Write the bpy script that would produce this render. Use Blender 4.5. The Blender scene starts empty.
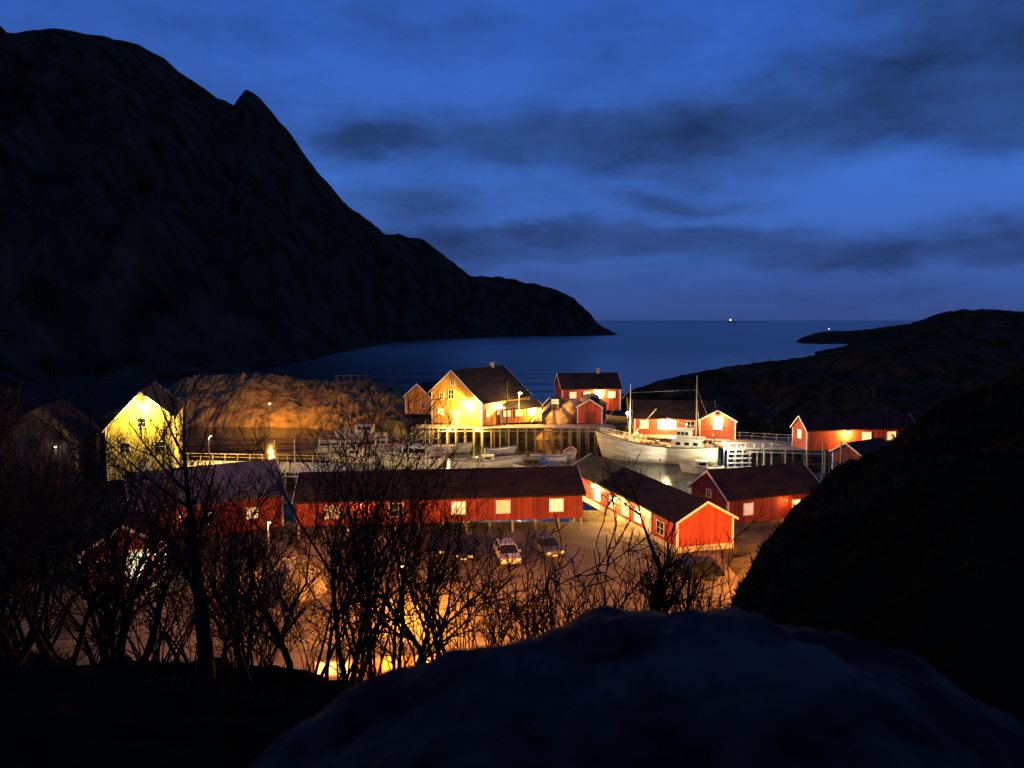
import bpy, math, random
from mathutils import Vector, noise as mn
R = math.radians
SC = bpy.context.scene
COL = SC.collection
# ------------------------------------------------------------------ camera
F = 773.0; HC = 22.0; PITCH = math.atan(64 / F)
cam_d = bpy.data.cameras.new('camera'); cam = bpy.data.objects.new('camera', cam_d); COL.objects.link(cam)
cam.location = (0, 0, HC); cam.rotation_euler = (R(90) - PITCH, 0, 0)
cam_d.sensor_width = 36; cam_d.lens = F / 1024 * 36
cam_d.clip_start = 0.05; cam_d.clip_end = 60000
cam_d.dof.use_dof = True; cam_d.dof.focus_distance = 110; cam_d.dof.aperture_fstop = 2.2
SC.camera = cam
SC.view_settings.view_transform = 'Standard'; SC.view_settings.look = 'None'
SC.view_settings.exposure = 0; SC.view_settings.gamma = 1
SC.cycles.use_denoising = True
try: SC.cycles.denoiser = 'OPENIMAGEDENOISE'
except Exception: pass
SC.cycles.max_bounces = 5; SC.cycles.diffuse_bounces = 3; SC.cycles.glossy_bounces = 3
SC.cycles.sample_clamp_indirect = 4
# ------------------------------------------------------------------ world: blue-hour sky with clouds
W = bpy.data.worlds.new('World'); SC.world = W; W.use_nodes = True
nt = W.node_tree; nt.nodes.clear()
def wn(t, **k):
    n = nt.nodes.new(t)
    for a, b in k.items(): setattr(n, a, b)
    return n
def lk(a, b): nt.links.new(a, b)
def wm(op, a, b=None, c=None, clamp=False):
    n = wn('ShaderNodeMath', operation=op, use_clamp=clamp)
    for i, v in enumerate((a, b, c)):
        if v is None: continue
        if isinstance(v, (int, float)): n.inputs[i].default_value = v
        else: lk(v, n.inputs[i])
    return n.outputs[0]
tc = wn('ShaderNodeTexCoord'); sep = wn('ShaderNodeSeparateXYZ'); lk(tc.outputs['Generated'], sep.inputs[0])
az = wm('ARCTAN2', sep.outputs[0], sep.outputs[1]); el = wm('ARCSINE', sep.outputs[2])
cmb = wn('ShaderNodeCombineXYZ'); lk(az, cmb.inputs[0]); lk(wm('MULTIPLY', el, 2.4), cmb.inputs[1])
def wnoise(scale, det, rough, off=0.0):
    n = wn('ShaderNodeTexNoise'); n.inputs['Scale'].default_value = scale; n.inputs['Detail'].default_value = det
    n.inputs['Roughness'].default_value = rough
    m = wn('ShaderNodeMapping'); m.inputs['Location'].default_value = (off, off * .7, off * .3); lk(cmb.outputs[0], m.inputs[0]); lk(m.outputs[0], n.inputs['Vector'])
    return n.outputs['Fac']
n1 = wnoise(3.2, 6, .55, 3.1); n2 = wnoise(4.0, 5, .5, 9.7); n3 = wnoise(2.2, 7, .58, 21.3)
azw = wm('ADD', az, wm('MULTIPLY', wm('SUBTRACT', n1, .5), .30))
elw = wm('ADD', el, wm('MULTIPLY', wm('SUBTRACT', n2, .5), .13))
dens = None
# soft cloud banks: azimuth/elevation taken in degrees-like units (px offsets from the horizon line)
BANKS = [(760, 130, 330, 42, .95), (600, 150, 130, 26, .35), (1010, 60, 90, 70, 1.0), (560, 55, 220, 30, .30), (420, 210, 80, 17, .55),
         (400, 148, 60, 13, .6), (700, 208, 60, 10, .55), (800, 252, 460, 14, .85), (520, 243, 260, 9, .45),
         (980, 258, 120, 12, .5), (640, 300, 700, 17, .42), (60, 40, 160, 60, .6), (900, 15, 200, 16, .3), (560, 272, 300, 5, .25)]
for x, y, wx, wy, s in BANKS:
    a0 = math.atan((x - 512) / F); e0 = (320 - y) / F * math.cos(a0)
    dx = wm('MULTIPLY', wm('SUBTRACT', azw, a0), F / wx); dy = wm('MULTIPLY', wm('SUBTRACT', elw, e0), F / wy)
    r2 = wm('ADD', wm('MULTIPLY', dx, dx), wm('MULTIPLY', dy, dy))
    g = wm('MULTIPLY', wm('EXPONENT', wm('MULTIPLY', r2, -.8)), s)
    dens = g if dens is None else wm('ADD', dens, g)
n4 = wnoise(9.0, 8, .62, 41.0)
dens = wm('ADD', dens, wm('ADD', wm('MULTIPLY', wm('SUBTRACT', n3, .5), 1.5), wm('MULTIPLY', wm('SUBTRACT', n4, .5), .75)))
mr = wn('ShaderNodeMapRange', interpolation_type='SMOOTHSTEP'); lk(dens, mr.inputs[0])
mr.inputs[1].default_value = -.12; mr.inputs[2].default_value = 1.02
clear = wn('ShaderNodeValToRGB'); lk(wm('MULTIPLY', el, 1.6), clear.inputs[0])
cr = clear.color_ramp
cr.elements[0].position = 0; cr.elements[0].color = (.027, .053, .18, 1)
cr.elements[1].position = 1; cr.elements[1].color = (.013, .046, .27, 1)
for p, c in ((.10, (.036, .088, .31, 1)), (.28, (.036, .120, .45, 1)), (.55, (.026, .095, .42, 1)), (.75, (.020, .076, .34, 1))):
    e = cr.elements.new(p); e.color = c
cloud = wn('ShaderNodeValToRGB'); lk(wm('MULTIPLY', el, 1.6), cloud.inputs[0])
cr = cloud.color_ramp
cr.elements[0].position = 0; cr.elements[0].color = (.022, .042, .145, 1)
cr.elements[1].position = 1; cr.elements[1].color = (.007, .018, .10, 1)
for p, c in ((.12, (.017, .039, .130, 1)), (.4, (.013, .038, .135, 1)), (.7, (.0115, .040, .155, 1))):
    e = cr.elements.new(p); e.color = c
mix = wn('ShaderNodeMix', data_type='RGBA'); lk(mr.outputs[0], mix.inputs[0]); lk(clear.outputs[0], mix.inputs[6]); 
n5 = wnoise(5.0, 7, .6, 60.0)
cvar = wn('ShaderNodeMapRange'); lk(n5, cvar.inputs[0]); cvar.inputs[1].default_value = .30; cvar.inputs[2].default_value = .72; cvar.inputs[3].default_value = .62; cvar.inputs[4].default_value = 1.75
cm = wn('ShaderNodeVectorMath', operation='SCALE'); lk(cloud.outputs[0], cm.inputs[0]); lk(cvar.outputs[0], cm.inputs['Scale']); lk(cm.outputs[0], mix.inputs[7])
# a trace of real twilight scattering from the sky model
sky = wn('ShaderNodeTexSky'); sky.sky_type = 'NISHITA'; sky.sun_disc = False; sky.sun_elevation = R(-3); sky.sun_rotation = R(200)
hsv = wn('ShaderNodeMix', data_type='RGBA', blend_type='ADD'); hsv.inputs[0].default_value = .02
lk(mix.outputs[2], hsv.inputs[6]); lk(sky.outputs[0], hsv.inputs[7])
bg = wn('ShaderNodeBackground'); lk(hsv.outputs[2], bg.inputs[0]); bg.inputs[1].default_value = 1.35
wo = wn('ShaderNodeOutputWorld'); lk(bg.outputs[0], wo.inputs[0])

# ------------------------------------------------------------------ projection helpers (photo pixel -> world point)
cp, sp = math.cos(PITCH), math.sin(PITCH)
def ray(x, y):
    b = (384 - y) / F
    return Vector(((x - 512) / F, cp + b * sp, -sp + b * cp))
def at(x, y, z):
    d = ray(x, y); t = (z - HC) / d.z; return Vector((d.x * t, d.y * t, z))
def atd(x, y, D):
    d = ray(x, y); t = D / d.y; return Vector((d.x * t, D, HC + d.z * t))
def slope(x, y):
    d = ray(x, y); return d.z / d.y
def lerp_tab(tab, x):
    if x <= tab[0][0]: return tab[0][1]
    for (a, b), (c, d) in zip(tab, tab[1:]):
        if x <= c: return b + (d - b) * (x - a) / (c - a)
    return tab[-1][1]
def sm(t): t = max(0, min(1, t)); return t * t * (3 - 2 * t)
def fbm(x, y, z=0, o=5): return mn.fractal(Vector((x, y, z)), 1.0, 2.0, o)

# ------------------------------------------------------------------ materials
MATS = {}
def mat(name, base, rough=.8, metal=0, emit=None, es=1.0, var=None, vscale=1.0, stretch=(1, 1, 1), bump=0, bscale=None, boards=0, spec=None):
    if name in MATS: return MATS[name]
    m = bpy.data.materials.new(name); m.use_nodes = True; t = m.node_tree; b = t.nodes['Principled BSDF']
    b.inputs['Base Color'].default_value = (*base, 1); b.inputs['Roughness'].default_value = rough; b.inputs['Metallic'].default_value = metal
    if spec is not None: b.inputs['Specular IOR Level'].default_value = spec
    if emit:
        b.inputs['Emission Color'].default_value = (*emit, 1); b.inputs['Emission Strength'].default_value = es
        m.cycles.emission_sampling = 'NONE'
        if es < 3 and emit[2] < .9 and 'light' not in name:
            tcw = m.node_tree.nodes.new('ShaderNodeTexCoord'); nw = m.node_tree.nodes.new('ShaderNodeTexNoise'); nw.inputs['Scale'].default_value = 2.6
            oi = m.node_tree.nodes.new('ShaderNodeObjectInfo'); av = m.node_tree.nodes.new('ShaderNodeVectorMath'); m.node_tree.links.new(tcw.outputs['Object'], av.inputs[0]); m.node_tree.links.new(oi.outputs['Location'], av.inputs[1])
            m.node_tree.links.new(av.outputs[0], nw.inputs['Vector'])
            mw = m.node_tree.nodes.new('ShaderNodeMapRange'); mw.inputs[1].default_value = .3; mw.inputs[2].default_value = .7; mw.inputs[3].default_value = es * .35; mw.inputs[4].default_value = es * 1.25
            m.node_tree.links.new(nw.outputs['Fac'], mw.inputs[0]); m.node_tree.links.new(mw.outputs[0], b.inputs['Emission Strength'])
    L = t.links.new; N = t.nodes.new
    tcn = N('ShaderNodeTexCoord'); col = None; hgt = None
    if var:
        mp = N('ShaderNodeMapping'); mp.inputs['Scale'].default_value = stretch; L(tcn.outputs['Object'], mp.inputs[0])
        n = N('ShaderNodeTexNoise'); n.inputs['Scale'].default_value = vscale; n.inputs['Detail'].default_value = 9; n.inputs['Roughness'].default_value = .62
        L(mp.outputs[0], n.inputs['Vector'])
        r = N('ShaderNodeValToRGB'); L(n.outputs['Fac'], r.inputs[0])
        r.color_ramp.elements[0].position = .34; r.color_ramp.elements[1].position = .66
        r.color_ramp.elements[0].color = (*base, 1); r.color_ramp.elements[1].color = (*var, 1)
        col = r.outputs[0]; hgt = n.outputs['Fac']
    if boards:
        s = N('ShaderNodeSeparateXYZ'); L(tcn.outputs['Object'], s.inputs[0])
        a = N('ShaderNodeMath'); a.operation = 'ADD'; L(s.outputs[0], a.inputs[0]); L(s.outputs[1], a.inputs[1])
        d = N('ShaderNodeMath'); d.operation = 'DIVIDE'; L(a.outputs[0], d.inputs[0]); d.inputs[1].default_value = boards
        fl = N('ShaderNodeMath'); fl.operation = 'FLOOR'; L(d.outputs[0], fl.inputs[0])
        fr = N('ShaderNodeMath'); fr.operation = 'FRACT'; L(d.outputs[0], fr.inputs[0])
        wn_ = N('ShaderNodeTexWhiteNoise'); wn_.noise_dimensions = '1D'; L(fl.outputs[0], wn_.inputs['W'])
        mr_ = N('ShaderNodeMapRange'); L(wn_.outputs[0], mr_.inputs[0]); mr_.inputs[3].default_value = .62; mr_.inputs[4].default_value = 1.15
        gp = N('ShaderNodeMath'); gp.operation = 'GREATER_THAN'; L(fr.outputs[0], gp.inputs[0]); gp.inputs[1].default_value = .14
        gm = N('ShaderNodeMapRange'); L(gp.outputs[0], gm.inputs[0]); gm.inputs[3].default_value = .45; gm.inputs[4].default_value = 1
        mu = N('ShaderNodeMath'); mu.operation = 'MULTIPLY'; L(mr_.outputs[0], mu.inputs[0]); L(gm.outputs[0], mu.inputs[1])
        vm = N('ShaderNodeVectorMath'); vm.operation = 'SCALE'; L(mu.outputs[0], vm.inputs['Scale'])
        if col is not None: L(col, vm.inputs[0])
        else: vm.inputs[0].default_value = base
        col = vm.outputs[0]; hgt = gp.outputs[0]
    if col is not None: L(col, b.inputs['Base Color'])
    if bump and (hgt is not None or bscale):
        if bscale:
            n = N('ShaderNodeTexNoise'); n.inputs['Scale'].default_value = bscale; n.inputs['Detail'].default_value = 8
            L(tcn.outputs['Object'], n.inputs['Vector']); hgt = n.outputs['Fac']
        bp = N('ShaderNodeBump'); bp.inputs['Strength'].default_value = .8; bp.inputs['Distance'].default_value = bump
        L(hgt, bp.inputs['Height']); L(bp.outputs[0], b.inputs['Normal'])
    MATS[name] = m; return m
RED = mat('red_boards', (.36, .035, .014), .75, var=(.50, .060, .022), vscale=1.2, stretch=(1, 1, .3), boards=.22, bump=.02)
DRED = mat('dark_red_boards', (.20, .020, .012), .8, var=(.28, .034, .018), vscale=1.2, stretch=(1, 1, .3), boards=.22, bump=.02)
OCHRE = mat('ochre_boards', (.46, .20, .025), .75, var=(.62, .29, .04), vscale=1.0, stretch=(1, 1, .3), boards=.24, bump=.02)
CREAM = mat('cream_boards', (.58, .50, .30), .75, var=(.70, .62, .42), vscale=1.0, stretch=(1, 1, .3), boards=.24, bump=.02)
WHITE = mat('white_paint', (.72, .70, .64), .6, var=(.55, .53, .47), vscale=2.5)
BWHITE = mat('boat_white', (.66, .60, .46), .45, var=(.36, .29, .19), vscale=.7, stretch=(.5, .5, 2.2))
ROOF = mat('dark_roofing', (.008, .006, .005), .9, var=(.030, .020, .013), vscale=1.4, stretch=(1, .3, .3), bump=.03, spec=.15)
SLATE = mat('grey_roofing', (.05, .055, .065), .7, var=(.09, .095, .105), vscale=.8, bump=.02, spec=.3)
WOOD = mat('grey_wood', (.20, .15, .10), .85, var=(.36, .28, .19), vscale=2.0, stretch=(1, 1, .4), bump=.01)
DWOOD = mat('dark_wood', (.035, .025, .018), .9, var=(.07, .05, .035), vscale=2)
PALEWOOD = mat('pale_planks', (.36, .31, .23), .85, var=(.52, .46, .35), vscale=1.5, boards=.3)
DECKW = mat('weathered_planks', (.20, .155, .10), .85, var=(.34, .27, .18), vscale=1.2, boards=.3)
BARK = mat('bark', (.009, .0075, .006), .95, var=(.022, .018, .014), vscale=6, spec=.05)
PBARK = mat('pale_bark', (.030, .024, .018), .9, var=(.060, .050, .038), vscale=6, spec=.1)
GLASSD = mat('dark_glass', (.012, .012, .012), .2, spec=.3)
LITW = mat('lit_window', (.8, .6, .3), .4, emit=(1, .62, .22), es=1.7)
LITY = mat('lit_curtain', (.8, .7, .4), .5, emit=(1, .78, .40), es=1.1)
LITC = mat('lit_door_glass', (.8, .8, .6), .4, emit=(.95, 1, .72), es=1.8)
BULBO = mat('sodium_bulb', (1, .6, .2), .4, emit=(1, .50, .10), es=14)
BULBW = mat('warm_bulb', (1, .9, .7), .4, emit=(1, .82, .50), es=22)
BULBC = mat('floodlight_lens', (1, 1, .9), .4, emit=(1, .96, .62), es=30)
METAL = mat('dull_metal', (.16, .16, .16), .5, .7)
BLACK = mat('black_rubber', (.012, .012, .012), .8)
ORANGE = mat('orange_plastic', (.75, .12, .03), .5)
BLUE = mat('blue_tarpaulin', (.05, .13, .32), .5, var=(.08, .19, .42), vscale=2)
BOTTOM = mat('antifouling_paint', (.10, .022, .012), .7)
MOUNT = mat('mountain_rock', (.012, .009, .005), .95, var=(.075, .050, .026), vscale=.06, stretch=(1, 1, .35), bump=9, spec=0)
HILL = mat('heather_hill', (.014, .008, .003), .95, var=(.085, .048, .017), vscale=.16, bump=.5, spec=0)
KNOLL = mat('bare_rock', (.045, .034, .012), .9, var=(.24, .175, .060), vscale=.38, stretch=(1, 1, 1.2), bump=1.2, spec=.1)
BANK = mat('dark_turf', (.004, .0034, .002), .97, var=(.020, .013, .004), vscale=1.3, bump=.2, spec=0)
GRASSM = mat('dead_grass', (.035, .022, .008), .95, var=(.09, .055, .02), vscale=.8, spec=0)
ASPH = mat('gravel_lot', (.075, .052, .026), .9, var=(.25, .175, .085), vscale=.28, bump=.03, bscale=6, spec=.2)
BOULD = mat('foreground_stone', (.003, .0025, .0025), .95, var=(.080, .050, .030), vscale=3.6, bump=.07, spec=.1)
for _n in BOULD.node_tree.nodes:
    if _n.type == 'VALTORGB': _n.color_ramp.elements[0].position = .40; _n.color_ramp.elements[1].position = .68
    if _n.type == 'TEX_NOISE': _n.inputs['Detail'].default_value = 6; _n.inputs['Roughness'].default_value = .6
ROCK = mat('pale_boulder', (.13, .10, .06), .9, var=(.34, .27, .16), vscale=.9, bump=.15)
def water_mat():
    m = bpy.data.materials.new('sea_water'); m.use_nodes = True; t = m.node_tree; b = t.nodes['Principled BSDF']
    b.inputs['Base Color'].default_value = (.006, .014, .022, 1); b.inputs['Roughness'].default_value = .07; b.inputs['IOR'].default_value = 1.333
    N = t.nodes.new; L = t.links.new
    g = N('ShaderNodeNewGeometry'); h = None
    for sc_, amp, stx in ((.9, .05, .35), (3.2, .012, .5), (.06, .8, .3)):
        mp = N('ShaderNodeMapping'); mp.inputs['Scale'].default_value = (sc_ * stx, sc_, sc_); L(g.outputs['Position'], mp.inputs[0])
        n = N('ShaderNodeTexNoise'); n.inputs['Scale'].default_value = 1; n.inputs['Detail'].default_value = 4; L(mp.outputs[0], n.inputs['Vector'])
        q = N('ShaderNodeMath'); q.operation = 'MULTIPLY'; L(n.outputs['Fac'], q.inputs[0]); q.inputs[1].default_value = amp
        if h is None: h = q.outputs[0]
        else:
            a = N('ShaderNodeMath'); a.operation = 'ADD'; L(h, a.inputs[0]); L(q.outputs[0], a.inputs[1]); h = a.outputs[0]
    bp = N('ShaderNodeBump'); bp.inputs['Strength'].default_value = 1; bp.inputs['Distance'].default_value = 1; L(h, bp.inputs['Height'])
    # sheltered harbour water is calm, the open fjord is ruffled
    s = N('ShaderNodeSeparateXYZ'); L(g.outputs['Position'], s.inputs[0])
    r = N('ShaderNodeMapRange'); L(s.outputs[1], r.inputs[0]); r.inputs[1].default_value = 130; r.inputs[2].default_value = 260; r.inputs[3].default_value = 1.0; r.inputs[4].default_value = .7
    L(r.outputs[0], bp.inputs['Strength'])
    r2 = N('ShaderNodeMapRange'); L(s.outputs[1], r2.inputs[0]); r2.inputs[1].default_value = 150; r2.inputs[2].default_value = 600; r2.inputs[3].default_value = .10; r2.inputs[4].default_value = .30
    L(r2.outputs[0], b.inputs['Roughness'])
    r3 = N('ShaderNodeMapRange'); L(s.outputs[1], r3.inputs[0]); r3.inputs[1].default_value = 140; r3.inputs[2].default_value = 400; r3.inputs[3].default_value = .42; r3.inputs[4].default_value = .95
    L(r3.outputs[0], b.inputs['Specular IOR Level'])  # reflection lowered in the harbour to dim the mirrored sky
    L(bp.outputs[0], b.inputs['Normal'])
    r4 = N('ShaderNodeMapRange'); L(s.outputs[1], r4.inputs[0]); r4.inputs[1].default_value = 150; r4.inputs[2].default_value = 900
    mc = N('ShaderNodeMix'); mc.data_type = 'RGBA'; L(r4.outputs[0], mc.inputs[0]); mc.inputs[6].default_value = (.006, .011, .012, 1); mc.inputs[7].default_value = (.14, .13, .095, 1); L(mc.outputs[2], b.inputs['Base Color'])  # far water base lightened to stand in for reflected sky
    return m
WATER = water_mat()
DIMC = mat('half_lit_curtain', (.7, .6, .4), .6, emit=(1, .66, .30), es=.5)

# ------------------------------------------------------------------ mesh + object helpers
class MB:
    def __init__(s): s.v = []; s.f = []
    def add(s, vs, fs):
        o = len(s.v); s.v += [tuple(v) for v in vs]; s.f += [tuple(i + o for i in f) for f in fs]; return s
    def box(s, x0, x1, y0, y1, z0, z1):
        return s.add([(x0, y0, z0), (x1, y0, z0), (x1, y1, z0), (x0, y1, z0), (x0, y0, z1), (x1, y0, z1), (x1, y1, z1), (x0, y1, z1)],
                     [(0, 3, 2, 1), (4, 5, 6, 7), (0, 1, 5, 4), (1, 2, 6, 5), (2, 3, 7, 6), (3, 0, 4, 7)])
    def tube(s, pts, rad, n=6, cap=True):
        pts = [Vector(p) for p in pts]; o = len(s.v)
        if not isinstance(rad, (list, tuple)): rad = [rad] * len(pts)
        for i, p in enumerate(pts):
            d = (pts[min(i + 1, len(pts) - 1)] - pts[max(i - 1, 0)]).normalized()
            a = d.orthogonal().normalized() if i == 0 else (a_ - d * a_.dot(d)).normalized()
            a_ = a; b = d.cross(a)
            for k in range(n):
                t = 2 * math.pi * k / n; q = p + (a * math.cos(t) + b * math.sin(t)) * rad[i]; s.v.append(tuple(q))
        for i in range(len(pts) - 1):
            for k in range(n):
                s.f.append((o + i * n + k, o + i * n + (k + 1) % n, o + (i + 1) * n + (k + 1) % n, o + (i + 1) * n + k))
        if cap:
            s.f.append(tuple(o + k for k in reversed(range(n)))); s.f.append(tuple(o + (len(pts) - 1) * n + k for k in range(n)))
        return s
    def prism(s, prof, y0, y1):           # profile in XZ swept along Y
        n = len(prof); vs = [(x, y0, z) for x, z in prof] + [(x, y1, z) for x, z in prof]
        fs = [tuple(range(n)), tuple(reversed(range(n, 2 * n)))] + [((i + 1) % n, i, n + i, n + (i + 1) % n) for i in range(n)]
        return s.add(vs, fs)
    def ball(s, c, r, n=8, m=5, sq=(1, 1, 1)):
        o = len(s.v); c = Vector(c)
        for i in range(m + 1):
            ph = math.pi * i / m
            for k in range(n):
                t = 2 * math.pi * k / n
                s.v.append((c.x + r * sq[0] * math.sin(ph) * math.cos(t), c.y + r * sq[1] * math.sin(ph) * math.sin(t), c.z + r * sq[2] * math.cos(ph)))
        for i in range(m):
            for k in range(n): s.f.append((o + i * n + k, o + (i + 1) * n + k, o + (i + 1) * n + (k + 1) % n, o + i * n + (k + 1) % n))
        return s
    def mesh(s, name, m, smooth=False):
        me = bpy.data.meshes.new(name); me.from_pydata(s.v, [], s.f); me.update()
        me.materials.append(m)
        if smooth: me.polygons.foreach_set('use_smooth', [True] * len(me.polygons))
        return me
    def build(s, name, m, parent=None, smooth=False): return put(name, s.mesh(name, m, smooth), parent)
def put(name, me, parent=None, loc=(0, 0, 0), rz=0):
    o = bpy.data.objects.new(name, me); COL.objects.link(o); o.parent = parent; o.location = loc; o.rotation_euler = (0, 0, rz); return o
def tag(o, label, cat, group=None):
    o['label'] = label; o['category'] = cat
    if group: o['group'] = group
    return o
def thing(name, label, cat, loc=(0, 0, 0), rz=0, group=None):
    o = bpy.data.objects.new(name, None); COL.objects.link(o); o.location = loc; o.rotation_euler = (0, 0, rz); o.empty_display_size = .3
    return tag(o, label, cat, group)
def struct(name, mb, m, smooth=True, kind='structure'):
    o = mb.build(name, m, None, smooth); o['kind'] = kind; return o
def copy_tree(o, parent=None):
    c = o.copy(); COL.objects.link(c); c.parent = parent
    for ch in list(o.children): copy_tree(ch, c)
    return c
def light(parent, loc, W_, col, r=.12, name='lamp_light', spot=None, aim=None):
    d = bpy.data.lights.new(name, 'SPOT' if spot else 'POINT'); d.energy = W_; d.color = col; d.shadow_soft_size = r
    if spot: d.spot_size = R(spot); d.spot_blend = .5
    o = bpy.data.objects.new(name, d); COL.objects.link(o); o.parent = parent; o.location = loc
    if aim is not None: o.rotation_mode = 'QUATERNION'; o.rotation_quaternion = Vector(aim).to_track_quat('-Z', 'Y')
    return o
SOD = (1, .37, .06); WARM = (1, .62, .20); FLOOD = (1, .64, .14)

# ------------------------------------------------------------------ terrain
def grid(fn, nu, nv):
    mb = MB()
    for j in range(nv + 1):
        for i in range(nu + 1): mb.v.append(fn(i / nu, j / nv))
    w = nu + 1
    for j in range(nv):
        for i in range(nu): mb.f.append((j * w + i, j * w + i + 1, (j + 1) * w + i + 1, (j + 1) * w + i))
    return mb
def ridge(name, m, px0, px1, sky_tab, d0f, d1f, back, nu, nv, rough, jag, exp=1.0, zmin=-1.5, seed=0):
    def fn(a, b):
        px = px0 + (px1 - px0) * a; u = (px - 512) / F
        d0, d1 = d0f(px), d1f(px)
        t = b * 1.35                                 # 0 foot, 1 ridge, 1.35 back
        ys = lerp_tab(sky_tab, px)
        D = d0 + (d1 - d0) * t if t <= 1 else d1 + (t - 1) / .35 * back
        x = u * D
        top = HC + slope(px, ys) * d1
        q = fbm(x * rough[1] + seed, D * rough[1], 0, 8) + .35 * mn.ridged_multi_fractal(Vector((x * rough[1] * 2.6, D * rough[1] * 1.2, seed)), 1.0, 2.1, 6, 1.0, 2.0) - .45
        if rough[0] < 20: q = fbm(x * rough[1] + seed, D * rough[1], 0, 8)
        rg = .7 if rough[0] < 3 else 1 - abs(fbm(x * rough[1] * 1.7 + seed + 7, D * rough[1] * .7, 3, 5))
        if t <= 1:
            s = t ** exp
            h = zmin + (top - zmin) * s; 
            env = min(1, t * 5) * min(1, (1 - t) * 4 + .02) * min(1, max(.03, top / 60 if rough[0] > 20 else 1))
            h += env * rough[0] * (q * .9 + (rg - .7) * 1.0)
            h = min(h, HC + slope(px, ys) * D) if t > .6 else h
        else:
            h = top - (top - zmin) * sm((t - 1) / .35)
        h += jag * fbm(x * rough[1] * 9 + seed, D * rough[1] * 2, 1, 4) * (1 if .75 < t < 1.1 else .4)
        return (x, D, h)
    return struct(name, grid(fn, nu, nv), m, smooth=False)
SKYL = [(-500, 120), (-200, 50), (-60, 8), (0, 17), (15, 22), (24, 33), (34, 33), (50, 29), (75, 30), (95, 33), (120, 36), (150, 45), (175, 58), (190, 72), (205, 84), (225, 97),
        (241, 104), (246, 96), (253, 88), (262, 93), (275, 107), (290, 127), (320, 170), (350, 205), (385, 233), (400, 234), (425, 240), (445, 255),
        (470, 276), (500, 277), (530, 283), (555, 289), (575, 299), (590, 315), (598, 325), (602, 327), (609, 330), (614, 334), (624, 337), (640, 340)]
ridge('mountain', MOUNT, -500, 640, SKYL,
      lambda p: lerp_tab([(-500, 210), (0, 225), (150, 265), (260, 330), (310, 410), (355, 560), (400, 760), (500, 980), (590, 1080), (640, 1120)], p),
      lambda p: lerp_tab([(-500, 500), (0, 640), (253, 900), (400, 1080), (470, 1180), (560, 1250), (600, 1200), (640, 1140)], p),
      300, 500, 120, (46, .0065), 2.6, exp=1.25, seed=3.3)
ridge('headland', HILL, 796, 1120, [(796, 341), (803, 337), (815, 333), (830, 330.5), (845, 331), (870, 329), (895, 325), (930, 322), (1120, 318)],
      lambda p: 700, lambda p: 800, 60, 90, 16, (1.0, .03), .5, seed=8)
ridge('far_hill', HILL, 815, 1500, [(815, 352), (845, 346), (865, 334), (885, 328), (905, 325), (925, 318), (945, 311), (965, 309), (990, 309), (1024, 312), (1100, 318), (1500, 300)],
      lambda p: 220, lambda p: 340, 80, 150, 40, (3.5, .03), .5, seed=5)
ridge('shore_hill', HILL, 618, 1400, [(618, 398), (640, 388), (660, 381), (685, 375), (710, 370), (740, 365), (765, 362), (800, 358), (830, 352), (850, 348), (900, 346), (1024, 350), (1400, 340)],
      lambda p: lerp_tab([(618, 150), (700, 134), (760, 124), (1400, 118)], p), lambda p: lerp_tab([(618, 172), (760, 205), (1400, 215)], p), 50, 230, 60, (3.2, .05), .35, exp=.8, seed=1)
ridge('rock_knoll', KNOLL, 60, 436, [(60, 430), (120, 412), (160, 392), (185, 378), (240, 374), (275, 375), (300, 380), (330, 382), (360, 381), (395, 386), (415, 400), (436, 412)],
      lambda p: lerp_tab([(60, 160), (300, 156), (436, 142)], p), lambda p: 176, 45, 300, 80, (2.4, .11), .8, exp=.62, seed=12)

def village_h(x, y):
    n = fbm(x * .08, y * .08, 2, 5)
    ys = 80 + 3 * fbm(x * .05, 0, 4, 3) + (8 if 6 < x < 40 else 0)
    if x > 24: ys += (x - 24) * .25
    a = -2.5 + 4.0 * sm((ys - y) / 5)
    sh = 141 + 2 * fbm(x * .1, 9, 1, 3)
    e = -2.5 + 5.4 * sm((y - sh) / 5) * sm((x + 34) / 10) * sm((200 - y) / 22)
    m = 4.2 * math.exp(-((x - 9.5) / 6.5) ** 2 - ((y - 150) / 7) ** 2)
    e += m
    e = max(e, -2.5 + 4.2 * sm((x - 34) / 4) * sm((y - 111) / 4) * sm((140 - y) / 8))  # land added under the cabin pier to cover blue sky reflections
    h = max(a, e)
    if h > 1.49 and y < 90: return 1.5 + .04 * n
    return h + (.5 * n if y > 90 else .2 * n)
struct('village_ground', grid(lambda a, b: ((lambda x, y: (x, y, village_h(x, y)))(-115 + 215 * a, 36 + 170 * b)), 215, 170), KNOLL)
struct('gravel_parking_lot', grid(lambda a, b: (-26 + 44 * a, 40 + 37 * b, 1.56 + .02 * fbm(a * 20, b * 20)), 44, 37), ASPH)
for _k, (_x0, _y0, _x1, _y1) in enumerate(((2, 47, 3.5, 68), (3.8, 47, 5.3, 68), (-9, 49, 9, 60), (-9.5, 50.8, 8.5, 61.8))):
    _t = MB(); _n = 30; _d = Vector((_x1 - _x0, _y1 - _y0)).normalized()
    for _i in range(_n + 1):
        _f = _i / _n; _x = _x0 + (_x1 - _x0) * _f + .8 * math.sin(_f * 4); _y = _y0 + (_y1 - _y0) * _f + .5 * math.sin(_f * 3)
        for _s in (-.17, .17): _w = _s * (1 + .5 * fbm(_i * .7, _k, _s, 3)); _t.v.append((_x - _d.y * _w, _y + _d.x * _w, 1.600))
    _t.f = [(2 * _i, 2 * _i + 1, 2 * _i + 3, 2 * _i + 2) for _i in range(_n)]
    struct('tyre_track', _t, mat('packed_gravel', (.045, .032, .018), .7, var=(.10, .07, .04), vscale=2.5))
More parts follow.
